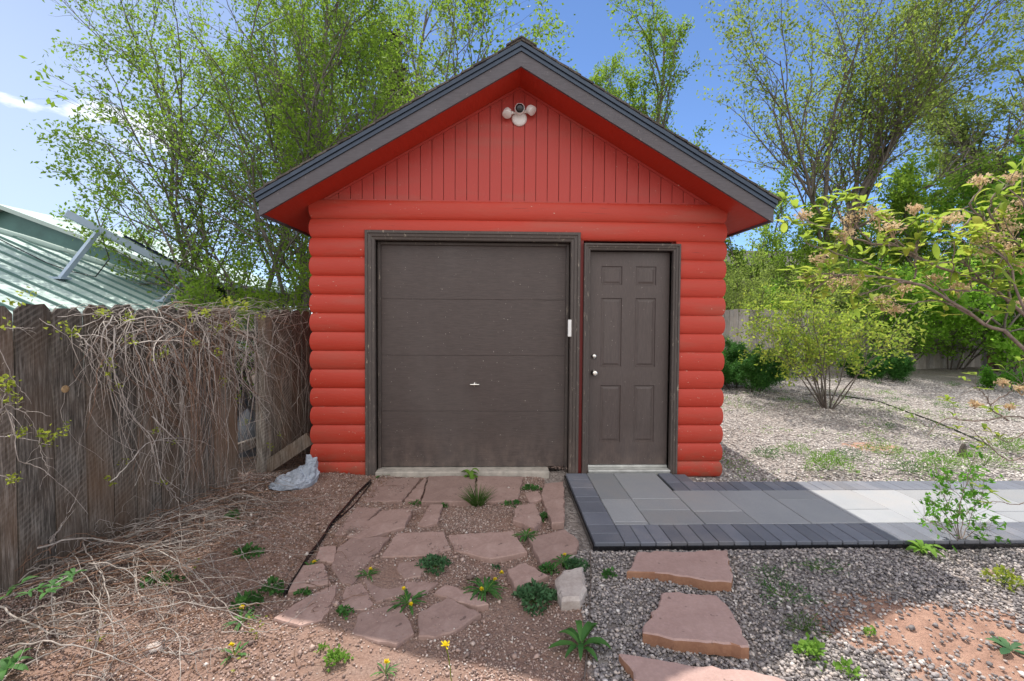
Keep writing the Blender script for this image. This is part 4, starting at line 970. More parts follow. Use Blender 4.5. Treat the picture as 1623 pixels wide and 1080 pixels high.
make_tree('maple_tree', at(1585, 12.5), 'dense bright green tree behind the fence at the right', 'tree',
 [((0, 0, 0), (.0, 0, 1), 5.9, .1), ((0, 0, 0), (-.22, 0, 1), 5.2, .08), ((0, 0, 0), (.3, 0, 1), 5.9, .08), ((.3, 0, 0), (.1, -.2, 1), 5.6, .08)], [dict(n=10, ang=.6, ratio=.42, t0=.15), dict(n=9, ang=.65, ratio=.5, t0=.1), dict(n=5, ang=.7, ratio=.5, t0=.1)], 2, 11, .115, M['leaf_maple'], M['bark_mid'], 53, TG)
mid = make_tree('elm_tree', at(1455, 14), 'thin-stemmed leafy elm between the vase-shaped tree and the bright green one', 'tree',
 [((0, 0, 0), (-.05, 0, 1), 5.8, .07), ((.2, 0, 0), (.15, 0, 1), 6.0, .06), ((-.2, 0, 0), (-.2, .1, 1), 5.4, .06), ((.4, 0, 0), (.35, 0, 1), 5.2, .05)], [dict(n=10, ang=.5, ratio=.4, t0=.2), dict(n=8, ang=.6, ratio=.5, t0=.1), dict(n=5, ang=.7, ratio=.5, t0=.1)], 2, 10, .11, M['leaf_spring'], M['bark_mid'], 54, TG)
copy_thing(mid, at(1215, 15.5), 'leafy elm showing just right of the shed roof corner', 2.2, .92)
copy_thing(mid, at(1385, 17), 'elm behind the trunk of the vase-shaped tree', 4.1, .9)
copy_thing(mid, at(1730, 13), 'elm at the right picture edge behind the brown fence', 3.1, 1.0)
ub = bush('bush', at(1190, 12.6), 'sparse twiggy shrub beyond the grey fence, nearest the shed', 9, 2.9, .8, 20, .07, M['leaf_soft'], M['bark_dark'], 61)
copy_thing(ub, at(1265, 13.5), 'twiggy shrub beyond the grey fence in front of the pale building', 1.0, 1.05)
ub2 = bush('bush', at(1340, 12.8), 'green bush beyond the grey fence, in front of the thick tree trunk', 10, 3.1, .8, 20, .09, M['leaf_maple'], M['bark_mid'], 62)
copy_thing(ub2, at(1425, 12.9), 'green bush beyond the grey fence, left of the small redbud', 1.7, 1.0)
copy_thing(ub2, at(1510, 13.2), 'green bush beyond the grey fence, behind the small redbud', 2.9, 1.05)
copy_thing(ub2, at(1610, 12.0), 'green bush rising above the brown fence', 4.0, 1.0)
# in the yard
bush('bush', G(1180, 622), 'round dense dark green bush against the fence beside the shed', 18, .92, .85, 85, .042, M['leaf_dark'], M['bark_dark'], 71, r0=.008, sp=.035, aspect=.35)
bush('bush', G(1398, 606), 'smaller dark green bush at the foot of the fence behind the multi-stemmed shrub', 14, .62, .9, 60, .042, M['leaf_dark'], M['bark_dark'], 72, r0=.007, sp=.03, aspect=.35)
bush('shrub', G(1312, 652), 'open multi-stemmed shrub with many bare stems and small yellow-green leaves in the gravel', 15, 2.0, .72, 9, .058, M['leaf_vib'], M['bark_mid'], 73, base=.018, up=-.01, r0=.012, lv=[dict(n=8, ang=.75, ratio=.5, t0=.32), dict(n=7, ang=.8, ratio=.5, t0=.15)], cat='shrub', sp=.04)
make_tree('redbud_tree', G(1590, 612), 'small broad-leaved tree with slim straight trunk in front of the brown fence', 'tree', [((0, 0, 0), (0, 0, 1), 1.2, .06), ((0, 0, 1.3), (-.8, 0, .55), 2.0, .03), ((0, 0, 1.2), (.5, .1, .7), 1.6, .03), ((0, 0, 1.2), (-.3, -.2, .8), 1.4, .03), ((0, 0, 1.35), (-.85, .3, .4), 1.4, .02), ((0, 0, 1.2), (.9, -.1, .4), 1.4, .02), ((0, 0, 1.1), (.0, .3, 1.0), 1.2, .02)], [dict(n=9, ang=.7, ratio=.5, t0=.2), dict(n=6, ang=.8, ratio=.5, t0=.1)], 1, 15, .11, M['leaf_maple'], M['bark_grey'], 74, up=.03, aspect=.8, spread=.05, drop=.5)
bush('shrub', G(1592, 622), 'little leafy sucker at the base of the slim-trunked tree', 5, .42, .5, 8, .05, M['leaf_bright'], M['bark_dark'], 75, r0=.006, sp=.03)

# pale building beyond the right fence
bl = empty('house', at(1240, 19), 'pale beige house wall with dark low roof glimpsed through shrubs beyond the fence', 'house')
bx_, by_ = bl.location.x, bl.location.y
mb = MB(); mb.box((bx_-3.2, by_, 0), (bx_+2.3, by_+5, 3.6)); mb.build('wall', m_simple('beige_stucco', (.36, .33, .28), .9, 0, .12, 3), bl)
mb = MB(); mb.add([(bx_-3.6, by_-.4, 3.55), (bx_+2.7, by_-.4, 3.55), (bx_+2.7, by_+2.6, 4.6), (bx_-3.6, by_+2.6, 4.6), (bx_-3.6, by_-.4, 3.7), (bx_+2.7, by_-.4, 3.7), (bx_+2.7, by_+2.6, 4.75), (bx_-3.6, by_+2.6, 4.75)], [(0, 1, 5, 4), (3, 2, 1, 0), (4, 5, 6, 7), (1, 2, 6, 5), (0, 4, 7, 3)]); mb.build('roof', M['shingle'], bl)
mb = MB(); mb.box((bx_-.9, by_-.03, 1.5), (bx_+.3, by_-.004, 2.7)); mb.build('window', M['dark'], bl)

# ------------------------------------------------------------------ neighbour's green metal roofs
AP = 2.3; gz_ = lambda x: CAMH-AP-.45*(x+.0)*1.0
U0 = 791.5
def rp(u, z):        # roof point seen at column u at distance z
    x = (u-U0)*z/FPX; return Vector((x, z, CAMH-AP-.45*x))
k = NB('green_metal_roof'); a_ = k.noise(1.6, k.co(), 4); k.color(k.ramp(a_, [(.3, (.36, .47, .44)), (.7, (.45, .55, .52))])); k.rough(.8); M['groof'] = k.m
M['groof_dark'] = m_simple('dark_green_metal', (.07, .16, .14), .45, .2, .15, 3)
M['rib'] = m_simple('dark_green_rib', (.09, .17, .155), .5, .1, .1, 5)  # ribs a darker green than the roof sheet
nh = empty('house', (rp(100, 6).x, 6, 0), 'neighbouring house with pale green standing-seam metal roof behind the left fence', 'house')
ZN = 3.2; xe = -3.95
def zline(x):     # far edge of the slope: runs back towards the right
    return 7.35+(x+8.1)*.78
mb = MB(); xs_l = -12.0
def rz_(x): return CAMH-AP-.45*x
npan = 16; X_ = [xs_l+(xe-xs_l)*i/npan for i in range(npan+1)]
top_ = []; 
for a, b_ in zip(X_[:-1], X_[1:]):
    za, zb = max(ZN+.3, zline(a)), max(ZN+.3, zline(b_))
    mb.add([(a, ZN, rz_(a)), (b_, ZN, rz_(b_)), (b_, zb, rz_(b_)), (a, za, rz_(a))], [(0, 1, 2, 3)])
    mb.add([(a, ZN, rz_(a)-.12), (b_, ZN, rz_(b_)-.12), (b_, zb, rz_(b_)-.12), (a, za, rz_(a)-.12)], [(3, 2, 1, 0)])
    mb.add([(a, ZN, rz_(a)), (b_, ZN, rz_(b_)), (b_, ZN, rz_(b_)-.12), (a, ZN, rz_(a)-.12)], [(3, 2, 1, 0)])
    mb.add([(a, za, rz_(a)), (b_, zb, rz_(b_)), (b_, zb, rz_(b_)-.12), (a, za, rz_(a)-.12)], [(0, 1, 2, 3)])
mb.add([(xe, ZN, rz_(xe)), (xe, zline(xe), rz_(xe)), (xe, zline(xe), rz_(xe)-.12), (xe, ZN, rz_(xe)-.12)], [(0, 1, 2, 3)])
rf = mb.build('roof', M['groof'], nh)
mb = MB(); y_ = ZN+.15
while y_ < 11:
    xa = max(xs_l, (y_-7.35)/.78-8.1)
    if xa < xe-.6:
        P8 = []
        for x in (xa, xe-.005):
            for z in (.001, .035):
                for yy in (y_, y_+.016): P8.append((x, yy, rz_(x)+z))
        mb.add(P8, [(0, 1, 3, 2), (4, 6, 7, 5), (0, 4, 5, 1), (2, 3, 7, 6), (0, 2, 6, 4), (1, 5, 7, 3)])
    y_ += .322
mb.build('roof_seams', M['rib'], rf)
mb = MB(); a = Vector((xs_l, max(ZN, zline(xs_l)), rz_(xs_l))); 
pa = Vector((-8.1, zline(-8.1), rz_(-8.1)+.03)); pb = Vector((xe, zline(xe), rz_(xe)+.03)); mb.tube([pa+(pb-pa)*t+Vector((0, 0, .03*math.sin(t*9))) for t in np.linspace(-.4, 1, 12)], .05, 6); mb.build('ridge_cap', M['groof'], nh)
mb = MB(); mb.box((xs_l+.3, ZN+.4, 0), (xe-.45, 6.9, 1.35)); mb.build('wall', m_simple('pale_stucco', (.4, .37, .32), .9, 0, .12, 3), nh)
# upper roof behind
p0 = P(8, 332, 11.5); p1 = P(330, 452, 11.5); p2 = P(-260, 480, 11.5)
h2 = empty('house', (p0.x, 11.5, 0), 'second green metal roof with dark gable end rising behind the first', 'house')
mb = MB(); mb.add([p0, p1, P(330, 478, 11.5), P(-260, 510, 11.5), p2], [(0, 4, 3, 2, 1)]); mb.add([(v.x, v.y+5, v.z) for v in (p0, p1, P(330, 478, 11.5), P(-260, 510, 11.5), p2)], [(0, 1, 2, 3, 4)]); mb.box((p2.x+.5, 11.55, 0), (p1.x-.5, 16.4, P(0, 480, 11.5).z)); mb.build('gable_wall', M['groof_dark'], h2)
mb = MB()
for q in (p1, p2):
    a = p0+Vector((0, -.25, .0)); c = q+Vector((0, -.25, 0)); off = Vector((0, 0, .10)); yb5 = Vector((0, 5.5, 0)); V8 = [a, c, c+off, a+off, a+yb5, c+yb5, c+off+yb5, a+off+yb5]
    mb.add(V8, [(0, 1, 2, 3), (7, 6, 5, 4), (3, 2, 6, 7), (0, 4, 5, 1), (1, 5, 6, 2)])
mb.build('roof', M['groof'], h2)
# solar rack on the roof: tilted panels carried on struts
sr_ = empty('solar_rack', rp(100, 7), 'tilted solar panels on pale metal rack standing on the green roof', 'solar panels')
A1 = P(104, 338, 6.9); A2 = P(302, 438, 8.2)
dA = (A2-A1)
M['alu'] = m_simple('galvanised_steel', (.38, .47, .58), .5, .0, .08, 6)
def bar(mb, a, b_, w_, h_, upv=Vector((0, 0, 1))):
    a = Vector(a); b_ = Vector(b_); d = (b_-a).normalized(); s_ = d.cross(upv).normalized(); u_ = s_.cross(d).normalized()
    V8 = [p+s_*sx*w_/2+u_*sz*h_/2 for p in (a, b_) for sz in (-1, 1) for sx in (-1, 1)]
    mb.add(V8, [(0, 2, 3, 1), (4, 5, 7, 6), (0, 1, 5, 4), (2, 6, 7, 3), (0, 4, 6, 2), (1, 3, 7, 5)])
mb = MB(); bar(mb, A1, A2, .07, .10); mb.build('beam', M['alu'], sr_)
for tt, (uu, vv) in ((.235, (95, 404)), (.985, (256, 474))):
    a = A1+dA*tt; q = P(uu, vv, 6.55 if tt < .5 else 7.6); q.z = rz_(q.x)+.01; mb = MB(); bar(mb, a, q, .05, .065); mb.box(q-Vector((.08, .08, 0)), q+Vector((.08, .08, .03))); mb.build('strut', M['alu'], sr_)
back = Vector(((A1.x+A2.x)/2, (A1.y+A2.y)/2, (A1.z+A2.z)/2-CAMH-.28)).normalized()*1.1; upn = Vector((0, 0, .09))
for i in range(3):
    t0, t1 = .42+i*.19, .42+i*.19+.175; a = A1+dA*t0+upn; b_ = A1+dA*t1+upn
    mb = MB(); V8 = [a, b_, b_+back, a+back]; th = Vector((0, 0, .04)); mb.add(V8+[v+th for v in V8], [(3, 2, 1, 0), (4, 5, 6, 7), (0, 1, 5, 4), (1, 2, 6, 5), (2, 3, 7, 6), (3, 0, 4, 7)]); mb.build('solar_panel', m_simple('dark_solar_glass', (.012, .02, .045), .15, 0, .1, 8, 0) if i == 0 else bpy.data.materials['dark_solar_glass'], sr_)
rng = random.Random(6); mb = MB()
mb.tube([A1+dA*.25+Vector((0, 0, -.05)), A1+dA*.28+Vector((.05, 0, -.4)), A1+dA*.2+Vector((0, 0, -.75)), rp(130, 7.0)+Vector((0, 0, .04)), rp(95, 6.9)+Vector((0, 0, .04)), rp(20, 7.0)+Vector((0, 0, .05))], .009, 5)
mb.build('cable', M['black'], sr_)

# ------------------------------------------------------------------ things on the ground at the left of the shed
# grey crumpled bag
bc = G(463, 772); rg = np.random.default_rng(4)
def bag():
    nu, nv = 56, 30; rings = []
    for j in range(nv):
        t = j/(nv-1); ring = []
        for i in range(nu):
            a = 2*PI*i/nu; prof = math.sin(PI*min(1, t*.5+.5))**.6 if t > 0 else .98
            rx = .20*(1-t**2.2)*1.0; ry = .15*(1-t**2)
            x = math.cos(a)*rx+.12*t; y = math.sin(a)*ry+.03*t; z = .27*t*(.75+.25*math.cos(a-.2))
            nse = mnoise.noise(Vector((x*11, y*11, z*14+3)))*.040+abs(mnoise.noise(Vector((x*20, y*20, z*18))))*.040-.009+mnoise.noise(Vector((a*2.2, t*9, 1)))*.015
            ring.append((x*(1+nse*3.5), y*(1+nse*3.5), max(.0, z+nse*.8)))
        rings.append(ring)
    mb = MB(); mb.loft(rings, caps=True, smooth=False); return mb
k = NB('grey_plastic_sheet'); a_ = k.noise(9, k.co((1, 1, 1)), 5, .7); k.color(k.ramp(a_, [(.35, (.30, .34, .40)), (.6, (.44, .48, .55)), (.75, (.2, .22, .26))])); k.rough(.38); k.bump(k.noise(22, k.co((1, 1, 2)), 5, .65), .8, .03); 
bo = bag().build('plastic_bag', k.m); bo.location = (bc.x, bc.y, float(gh(bc.x, bc.y))+.0); tag(bo, 'crumpled grey plastic bag lying at the left foot of the shed', 'bag')
# timber offcut leaning on the wall behind the bag
a = Vector((SX0-.09, FY+.05, .34)); b_ = Vector((SX0-.50, FY+.02, .06)); mb = MB(); bar(mb, a, b_, .045, .12); to = mb.build('timber_offcut', M['fence']); tag(to, 'short weathered timber plank leaning behind the grey bag against the shed', 'plank')
mb = MB()
for i in range(14):
    q = Vector((rng.uniform(-2.75, -2.15), rng.uniform(5.0, 5.7), 0))
# dark sacks seen through the fence gap
q = P(394, 700, 5.0); mb = MB(); 
rings = []
for j in range(12):
    t = j/11; rings.append([(q.x+math.cos(2*PI*i/16)*(.26*(1-t**2.4))*(1+.3*mnoise.noise(Vector((i*.9, t*5, 2)))), q.y+math.sin(2*PI*i/16)*.2*(1-t**2.4), .5*t) for i in range(16)])
mb.loft(rings); tag(mb.build('garbage_sack', m_simple('dark_plastic_sheet', (.06, .065, .075), .3, 0, .5, 12, .8)), 'dark sack seen through the gap in the left fence', 'sack')

# edging strips
def strip_line(name, pxs, wd, h, mat, label, cat, z0=0.0):
    pts = [G(u, v) for u, v in pxs]; mb = MB(); P_ = []
    for a, b_ in zip(pts[:-1], pts[1:]):
        for t in np.linspace(0, 1, 9)[:-1]: P_.append(a.lerp(b_, t))
    P_.append(pts[-1]); rings = []
    for i, p in enumerate(P_):
        d = (P_[min(i+1, len(P_)-1)]-P_[max(i-1, 0)]).normalized(); s_ = Vector((-d.y, d.x, 0))*wd/2; wob = s_.normalized()*mnoise.noise(Vector((p.x*4, p.y*4, 3)))*.006
        zb = float(gh(p.x, p.y))
        rings.append([p-s_+wob+Vector((0, 0, zb-.03)), p+s_+wob+Vector((0, 0, zb-.03)), p+s_+wob+Vector((0, 0, zb+h)), p-s_+wob+Vector((0, 0, zb+h))])
    mb.loft(rings, smooth=False); return tag(mb.build(name, mat), label, cat)
strip_line('lawn_edging', [(588, 766), (560, 795), (525, 835), (492, 880), (470, 915), (450, 945)], .008, .028, M['black'], 'black plastic edging strip along the left side of the flagstone drive', 'edging')
strip_line('lawn_edging', [(589, 768), (565, 800), (540, 822), (520, 842)], .006, .014, M['black'], 'second shorter black strip curling beside the first edging', 'edging')
strip_line('metal_edging', [(936, 872), (936, 930), (934, 1000), (926, 1080), (918, 1180)], .005, .022, m_simple('rusty_steel', (.16, .13, .11), .6, .4, .3, 30), 'thin steel edging between the red drive and the grey gravel', 'edging')
strip_line('drip_hose', [(1275, 630), (1330, 630), (1390, 640), (1430, 654), (1480, 670), (1525, 688), (1565, 705)], .022, .018, M['black'], 'black irrigation hose snaking over the yard gravel', 'hose')
# path edge restraint
mb = MB(); mb.box((PXL-.012, pf-.012, -.03), (PXL-.002, ytop, .010)); mb.box((PXL-.012, pf-.014, -.03), (XR, pf-.003, .008)); tag(mb.build('path_edging', M['black']), 'black plastic restraint around the outer edge of the paved path', 'edging')
# stump / dead weed stub
sg = G(1525, 722); mb = MB(); mb.lathe(sg, sg+Vector((.1, 0, 1)), [(0, .0), (0, .05), (.03, .035), (.08, .03), (.13, .018), (.14, 0)], 9); tag(mb.build('stump', M['bark_dark']), 'small broken dead stub standing in the yard weeds', 'stump')
# rock in the vines and a few loose rocks
def rock(u, v, s_, mat, label, seed, group=None):
    q = G(u, v); rg = np.random.default_rng(seed); V = ICO[0]*(1+rg.uniform(-.22, .22, (12, 1)))*np.array([1.2, .9, .6])*s_; me = npmesh('rock', V, ICO[1]); o = link('rock', me, mat)
    m_ = o.modifiers.new('s', 'SUBSURF'); m_.subdivision_type = 'SIMPLE'; m_.levels = m_.render_levels = 2; o.location = (q.x, q.y, float(gh(q.x, q.y))+s_*.3); return tag(o, label, 'rock', group)
rock(245, 1021, .035, M['pale'], 'tan rounded stone among dry vines in the lower left', 3)
rock(440, 773, .018, M['pale'], 'small pale pebble in front of the grey bag', 4)
rock(1570, 905, .035, M['step'], 'pinkish rock under the sapling at the right', 6)

# ------------------------------------------------------------------ dry vines
def curve(ctrl, n=14, wob=.01, rg=None, nseed=0):
    c = np.array([tuple(p) for p in ctrl], float); c = np.vstack([2*c[0]-c[1], c, 2*c[-1]-c[-2]]); out = []
    m = len(c)-3; per = max(2, int(n/m))
    for i in range(m):
        p0, p1, p2, p3 = c[i:i+4]
        for t in np.linspace(0, 1, per, endpoint=False):
            out.append(.5*((2*p1)+(-p0+p2)*t+(2*p0-5*p1+4*p2-p3)*t*t+(-p0+3*p1-3*p2+p3)*t**3))
    out.append(c[-2]); out = np.array(out)
    if wob:
        ph = rg.uniform(0, 6.28, 6); s = np.arange(len(out))[:, None]
        out = out+wob*np.concatenate([np.sin(s*.9+ph[0])+np.sin(s*2.1+ph[1]), np.sin(s*1.1+ph[2])+np.sin(s*1.9+ph[3]), np.sin(s*.8+ph[4])+np.sin(s*2.3+ph[5])], 1)*.5
    return out
def FP(u, v, off=0.0):          # point in front of the left fence seen at a pixel
    p = fa+fd*fence_t(u); q = P(u, v, p.y)
    if off:                     # move towards the camera side of the fence along the same sight line, then it still hangs at that height
        dcam = Vector((0, 0, CAMH))-q; k_ = off/max(.15, abs(dcam.x*(-nrm_.x)+dcam.y*(-nrm_.y))); q = q+dcam*k_
    return q
leaf_pts = []
def stem(acc, ctrl, r, rg, wob=.012, n=16, twigs=0, tw_len=.16):
    p = curve(ctrl, n, wob, rg); rr = np.linspace(r, r*.35, len(p)); acc.tube(p, rr, 4)
    for k_ in range(twigs):
        i = int(rg.integers(2, len(p)-1)); d = unit(p[i]-p[i-1]); side = unit(np.cross(d, rg.normal(0, 1, 3))); L = tw_len*rg.uniform(.4, 1.2)
        a = p[i]; b_ = a+(d*.6+side*.8)*L*.5; c = b_+(d*.8+side*.5+np.array([0, 0, -.25]))*L*.5
        acc.tube(curve([a, b_, c], 6, .004, rg), np.linspace(rr[i]*.6, rr[i]*.25, 7)[:len(curve([a, b_, c], 6, 0, rg))], 3)
    return p
rg = np.random.default_rng(101)
va, vb, vc = NP(), NP(), NP()
for i in range(250):
    u0 = rg.choice([rg.normal(250, 55), rg.normal(330, 60), rg.uniform(150, 480)]); u0 = float(np.clip(u0, 60, 488)); v0 = rg.uniform(486, 560)
    u1 = u0+rg.normal(25, 55); v1 = min(v0+abs(rg.normal(150, 80)), 770); off = abs(rg.normal(.06, .10))+.02
    u1 = float(np.clip(u1, 120, 484)); um = (u0+u1)/2+rg.normal(0, 38); vm = (v0+v1)/2+rg.normal(0, 30)
    um = float(np.clip(um, 100, 486))
    ctrl = [FP(u0, v0, .02), FP((u0+um)/2+rg.normal(0, 14), (v0+vm)/2-rg.uniform(0, 25), off*.7), FP(um, vm, off), FP(u1, v1, off*rg.uniform(.5, 1.3))]
    stem(va if rg.uniform() < .78 else vb, ctrl, rg.uniform(.0012, .0030) if rg.uniform() < .7 else rg.uniform(.003, .0048), rg, .010, 15, 2 if rg.uniform() < .5 else 0)
for i in range(32):            # runners along the fence top
    u0 = rg.uniform(80, 430); u1 = u0+rg.uniform(40, 190); v0 = rg.uniform(484, 505)
    ctrl = [FP(u0, v0, .02), FP((u0*2+u1)/3, v0-rg.uniform(0, 16), .04), FP((u0+u1*2)/3, v0-rg.uniform(-6, 16), .04), FP(min(u1, 487), v0+rg.uniform(0, 30), .05)]
    stem(va, ctrl, rg.uniform(.0015, .003), rg, .008, 14, 2)
MAIN = [[(178, 500), (160, 545), (185, 600), (210, 660), (245, 700), (262, 760), (330, 800)], [(182, 520), (180, 580), (196, 640), (232, 690), (250, 740)], [(118, 528), (140, 545), (160, 578), (185, 630), (205, 665)],
        [(320, 545), (345, 570), (375, 600), (381, 680), (386, 770)], [(210, 545), (260, 540), (300, 546), (340, 575), (378, 620)], [(186, 522), (215, 505), (270, 510), (330, 560), (345, 640), (352, 700)], [(240, 660), (270, 690), (300, 730), (290, 790)], [(175, 765), (205, 735), (240, 700), (310, 697), (345, 715)],
        [(310, 500), (330, 545), (330, 620), (318, 700), (325, 770)], [(395, 500), (390, 560), (400, 620), (440, 650), (452, 690)], [(400, 530), (420, 590), (440, 600)]]
for m_ in MAIN:
    stem(va, [FP(u, v, .16+.05*math.sin(i*1.7)) for i, (u, v) in enumerate(m_)], .0048, rg, .006, 26, 4)
for i in range(26):            # reddish upright canes
    u0 = rg.normal(322, 14); ctrl = [FP(u0+rg.normal(0, 8), 545+rg.normal(0, 15), .12), FP(u0, 610, .2), FP(u0+rg.normal(4, 8), 690, .22), FP(u0+rg.normal(6, 14), 775, .2)]
    stem(vb, ctrl, .0018, rg, .012, 14, 1)
vroot = empty('dry_vine', FP(300, 760, .1), 'dense dry leafless vine tangled over the left plank fence beside the shed', 'vine')
va.build('grey_stems', M['vine'], vroot); vb.build('brown_stems', M['vine2'], vroot)
def sprig(acc, c, n, size, rg, spread=.03):
    A = np.repeat(np.array([tuple(c)]), n, 0); D = rg.normal(0, 1, (n, 3)); V, F = leaf_quads(A, D, size, rg, spread, .55, .2); acc.add(V, F)
lv = NP()
for (u, v, n, s_) in [(43, 465, 16, .026), (20, 480, 14, .026), (118, 528, 20, .026), (82, 524, 10, .022), (105, 515, 10, .022), (160, 497, 24, .026), (203, 503, 30, .028), (207, 537, 18, .024), (310, 543, 18, .026), (360, 480, 40, .032), (385, 484, 26, .03), (327, 497, 30, .03), (300, 500, 20, .026), (263, 557, 16, .024), (248, 566, 10, .022), (173, 587, 12, .024), (172, 574, 9, .022), (186, 610, 10, .022), (248, 687, 16, .024), (257, 765, 14, .026), (175, 762, 14, .026), (430, 707, 16, .026), (445, 690, 10, .022), (370, 515, 20, .028), (345, 560, 14, .026), (355, 605, 14, .026), (388, 669, 14, .024), (375, 630, 8, .024), (199, 730, 8, .022), (278, 697, 8, .02), (345, 520, 20, .026), (415, 500, 14, .026)]:
    sprig(lv, FP(u, v, .17), n, s_, rg, .018)
lv.build('young_leaves', M['leaf_yellow'], vroot)
# heap of fallen vine over the ground
vg, vg2 = NP(), NP(); root2 = empty('dry_vine', G(180, 960), 'heap of dry grey vine stems sprawling over the ground in the lower left', 'vine')
def GZ(u, v, z):            # point z above the ground near a pixel's ground point
    p = G(u, v); return Vector((p.x, p.y, float(gh(p.x, p.y))+z))
def onright(p):             # keep a point on the yard side of the fence
    s_ = (Vector((p.x, p.y, 0))-fa).dot(-nrm_)
    return p if s_ > .02 else Vector((p.x, p.y, p.z))-nrm_*(.03-s_)
for i in range(300):
    k_ = rg.uniform()
    if k_ < .5:   # from the base of the fence outwards to the right
        u0, v0 = rg.uniform(60, 300), 0; t_ = rg.uniform(0, 1); u0 = 40+330*t_; v0 = 930-165*t_+rg.uniform(-10, 50); ang = rg.uniform(-.6, .9)
    elif k_ < .8: u0, v0, ang = rg.uniform(-40, 260), rg.uniform(880, 1080), rg.uniform(-.9, .5)
    else: u0, v0, ang = rg.uniform(120, 400), rg.uniform(840, 960), rg.uniform(-.3, 1.2)
    p = GZ(u0, v0, rg.uniform(.01, .10)); L = rg.uniform(.25, .95); d = Vector((math.cos(ang), -math.sin(ang)*.9, 0)); tr = rg.normal(0, .5)
    q1 = p+d*L*.35+Vector((0, 0, rg.uniform(0, .09))); d2 = Vector((math.cos(ang+tr), -math.sin(ang+tr), 0)); q2 = q1+d2*L*.35+Vector((0, 0, rg.uniform(-.06, .06))); q3 = q2+d2*L*.35
    q3.z = float(gh(q3.x, q3.y))+rg.uniform(.0, .05); q2.z = max(q2.z, .01)
    if q3.x > -1.02 or q2.x > -1.0: continue
    ctrl = [onright(x_) for x_ in (p, q1, q2, q3)]
    stem(vg if rg.uniform() < .7 else vg2, ctrl, rg.uniform(.0012, .0030) if rg.uniform() < .75 else rg.uniform(.003, .005), rg, .010, 15, 2 if rg.uniform() < .5 else 0)
for ctrl, r_ in [([(60, 925, .2), (130, 905, .2), (225, 900, .13), (290, 918, .10), (335, 950, .06), (380, 990, .02), (410, 1008, .01)], .0062), ([(0, 1005, .12), (45, 1022, .1), (100, 1028, .08), (175, 1016, .06), (235, 1000, .05), (290, 960, .06)], .0055), ([(130, 900, .16), (165, 960, .14), (178, 1010, .10), (180, 1040, .04), (160, 1090, .02)], .0042), ([(85, 930, .12), (84, 970, .09), (96, 1025, .02)], .004), ([(212, 905, .10), (218, 950, .06), (255, 975, .03), (262, 1010, .02), (255, 1030, .015)], .0045), ([(255, 1030, .015), (300, 1035, .02), (345, 1035, .03), (378, 1050, .01)], .0045),
    ([(75, 895, .25), (80, 860, .4), (105, 820, .45), (130, 770, .6)], .004), ([(235, 690, .75), (262, 770, .4), (300, 800, .3), (350, 840, .12)], .0045), ([(240, 760, .5), (280, 840, .25), (290, 900, .06)], .004), ([(140, 1060, .03), (160, 1000, .12), (120, 940, .2)], .004), ([(230, 905, .1), (300, 895, .1), (370, 870, .12), (425, 865, .04)], .004), ([(370, 872, .1), (395, 905, .05), (418, 930, .02)], .003), ([(280, 950, .06), (350, 960, .06), (400, 940, .05), (480, 930, .03), (540, 920, .012)], .0026), ([(330, 970, .04), (400, 972, .06), (470, 965, .05), (520, 945, .02)], .0026), ([(350, 1010, .04), (430, 1010, .03), (480, 985, .05), (500, 955, .04)], .0026)]:
    stem(vg, [onright(GZ(u, v, z)) if z < .3 else FP(u, v, .3) for u, v, z in ctrl], r_, rg, .006, 30, 5, .14)
vg.build('grey_stems', M['vine_low'], root2); vg2.build('brown_stems', M['vine2'], root2)
lv2 = NP()
for (u, v, n) in [(307, 905, 10), (165, 1008, 10), (405, 1005, 22), (375, 1055, 8)]: sprig(lv2, GZ(u, v, .04), n, .02, rg, .02)
lv2.build('young_leaves', M['leaf_yellow'], root2)
# creeper at the left picture edge
root3 = empty('creeper', FP(20, 900, .3), 'young creeper with fresh yellow-green leaves at the left picture edge, in front of the planks', 'vine'); cr_, cl = NP(), NP()
OFF = .30
for m_, r_ in [([(-60, 840), (0, 650), (25, 690), (60, 700), (78, 706)], .004), ([(0, 655), (8, 620), (5, 605)], .003), ([(8, 640), (45, 660), (62, 695)], .0028), ([(25, 690), (30, 730), (65, 742), (85, 760), (110, 780), (140, 815)], .0028), ([(-30, 740), (5, 755), (22, 760)], .0025), ([(-40, 470), (0, 555), (20, 600), (36, 622)], .003), ([(-40, 518), (20, 520), (56, 520)], .0018), ([(62, 695), (66, 720), (80, 755)], .0025), ([(-40, 690), (20, 690), (18, 660)], .003), ([(-60, 700), (-10, 655), (15, 640)], .004)]:
    stem(cr_, [FP(max(u, -60), v, OFF) for u, v in m_], r_, rg, .004, 20, 3, .1)
for (u, v, n, s_) in [(12, 613, 26, .026), (22, 634, 18, .022), (5, 512, 12, .024), (36, 685, 22, .026), (72, 686, 30, .026), (80, 700, 20, .022), (104, 678, 14, .022), (24, 756, 20, .024), (90, 690, 16, .022), (8, 603, 14, .024)]: sprig(cl, FP(u, v, OFF+.02), n, s_, rg, .016)
cr_.build('stems', M['vine'], root3); cl.build('leaves', M['leaf_yellow'], root3)

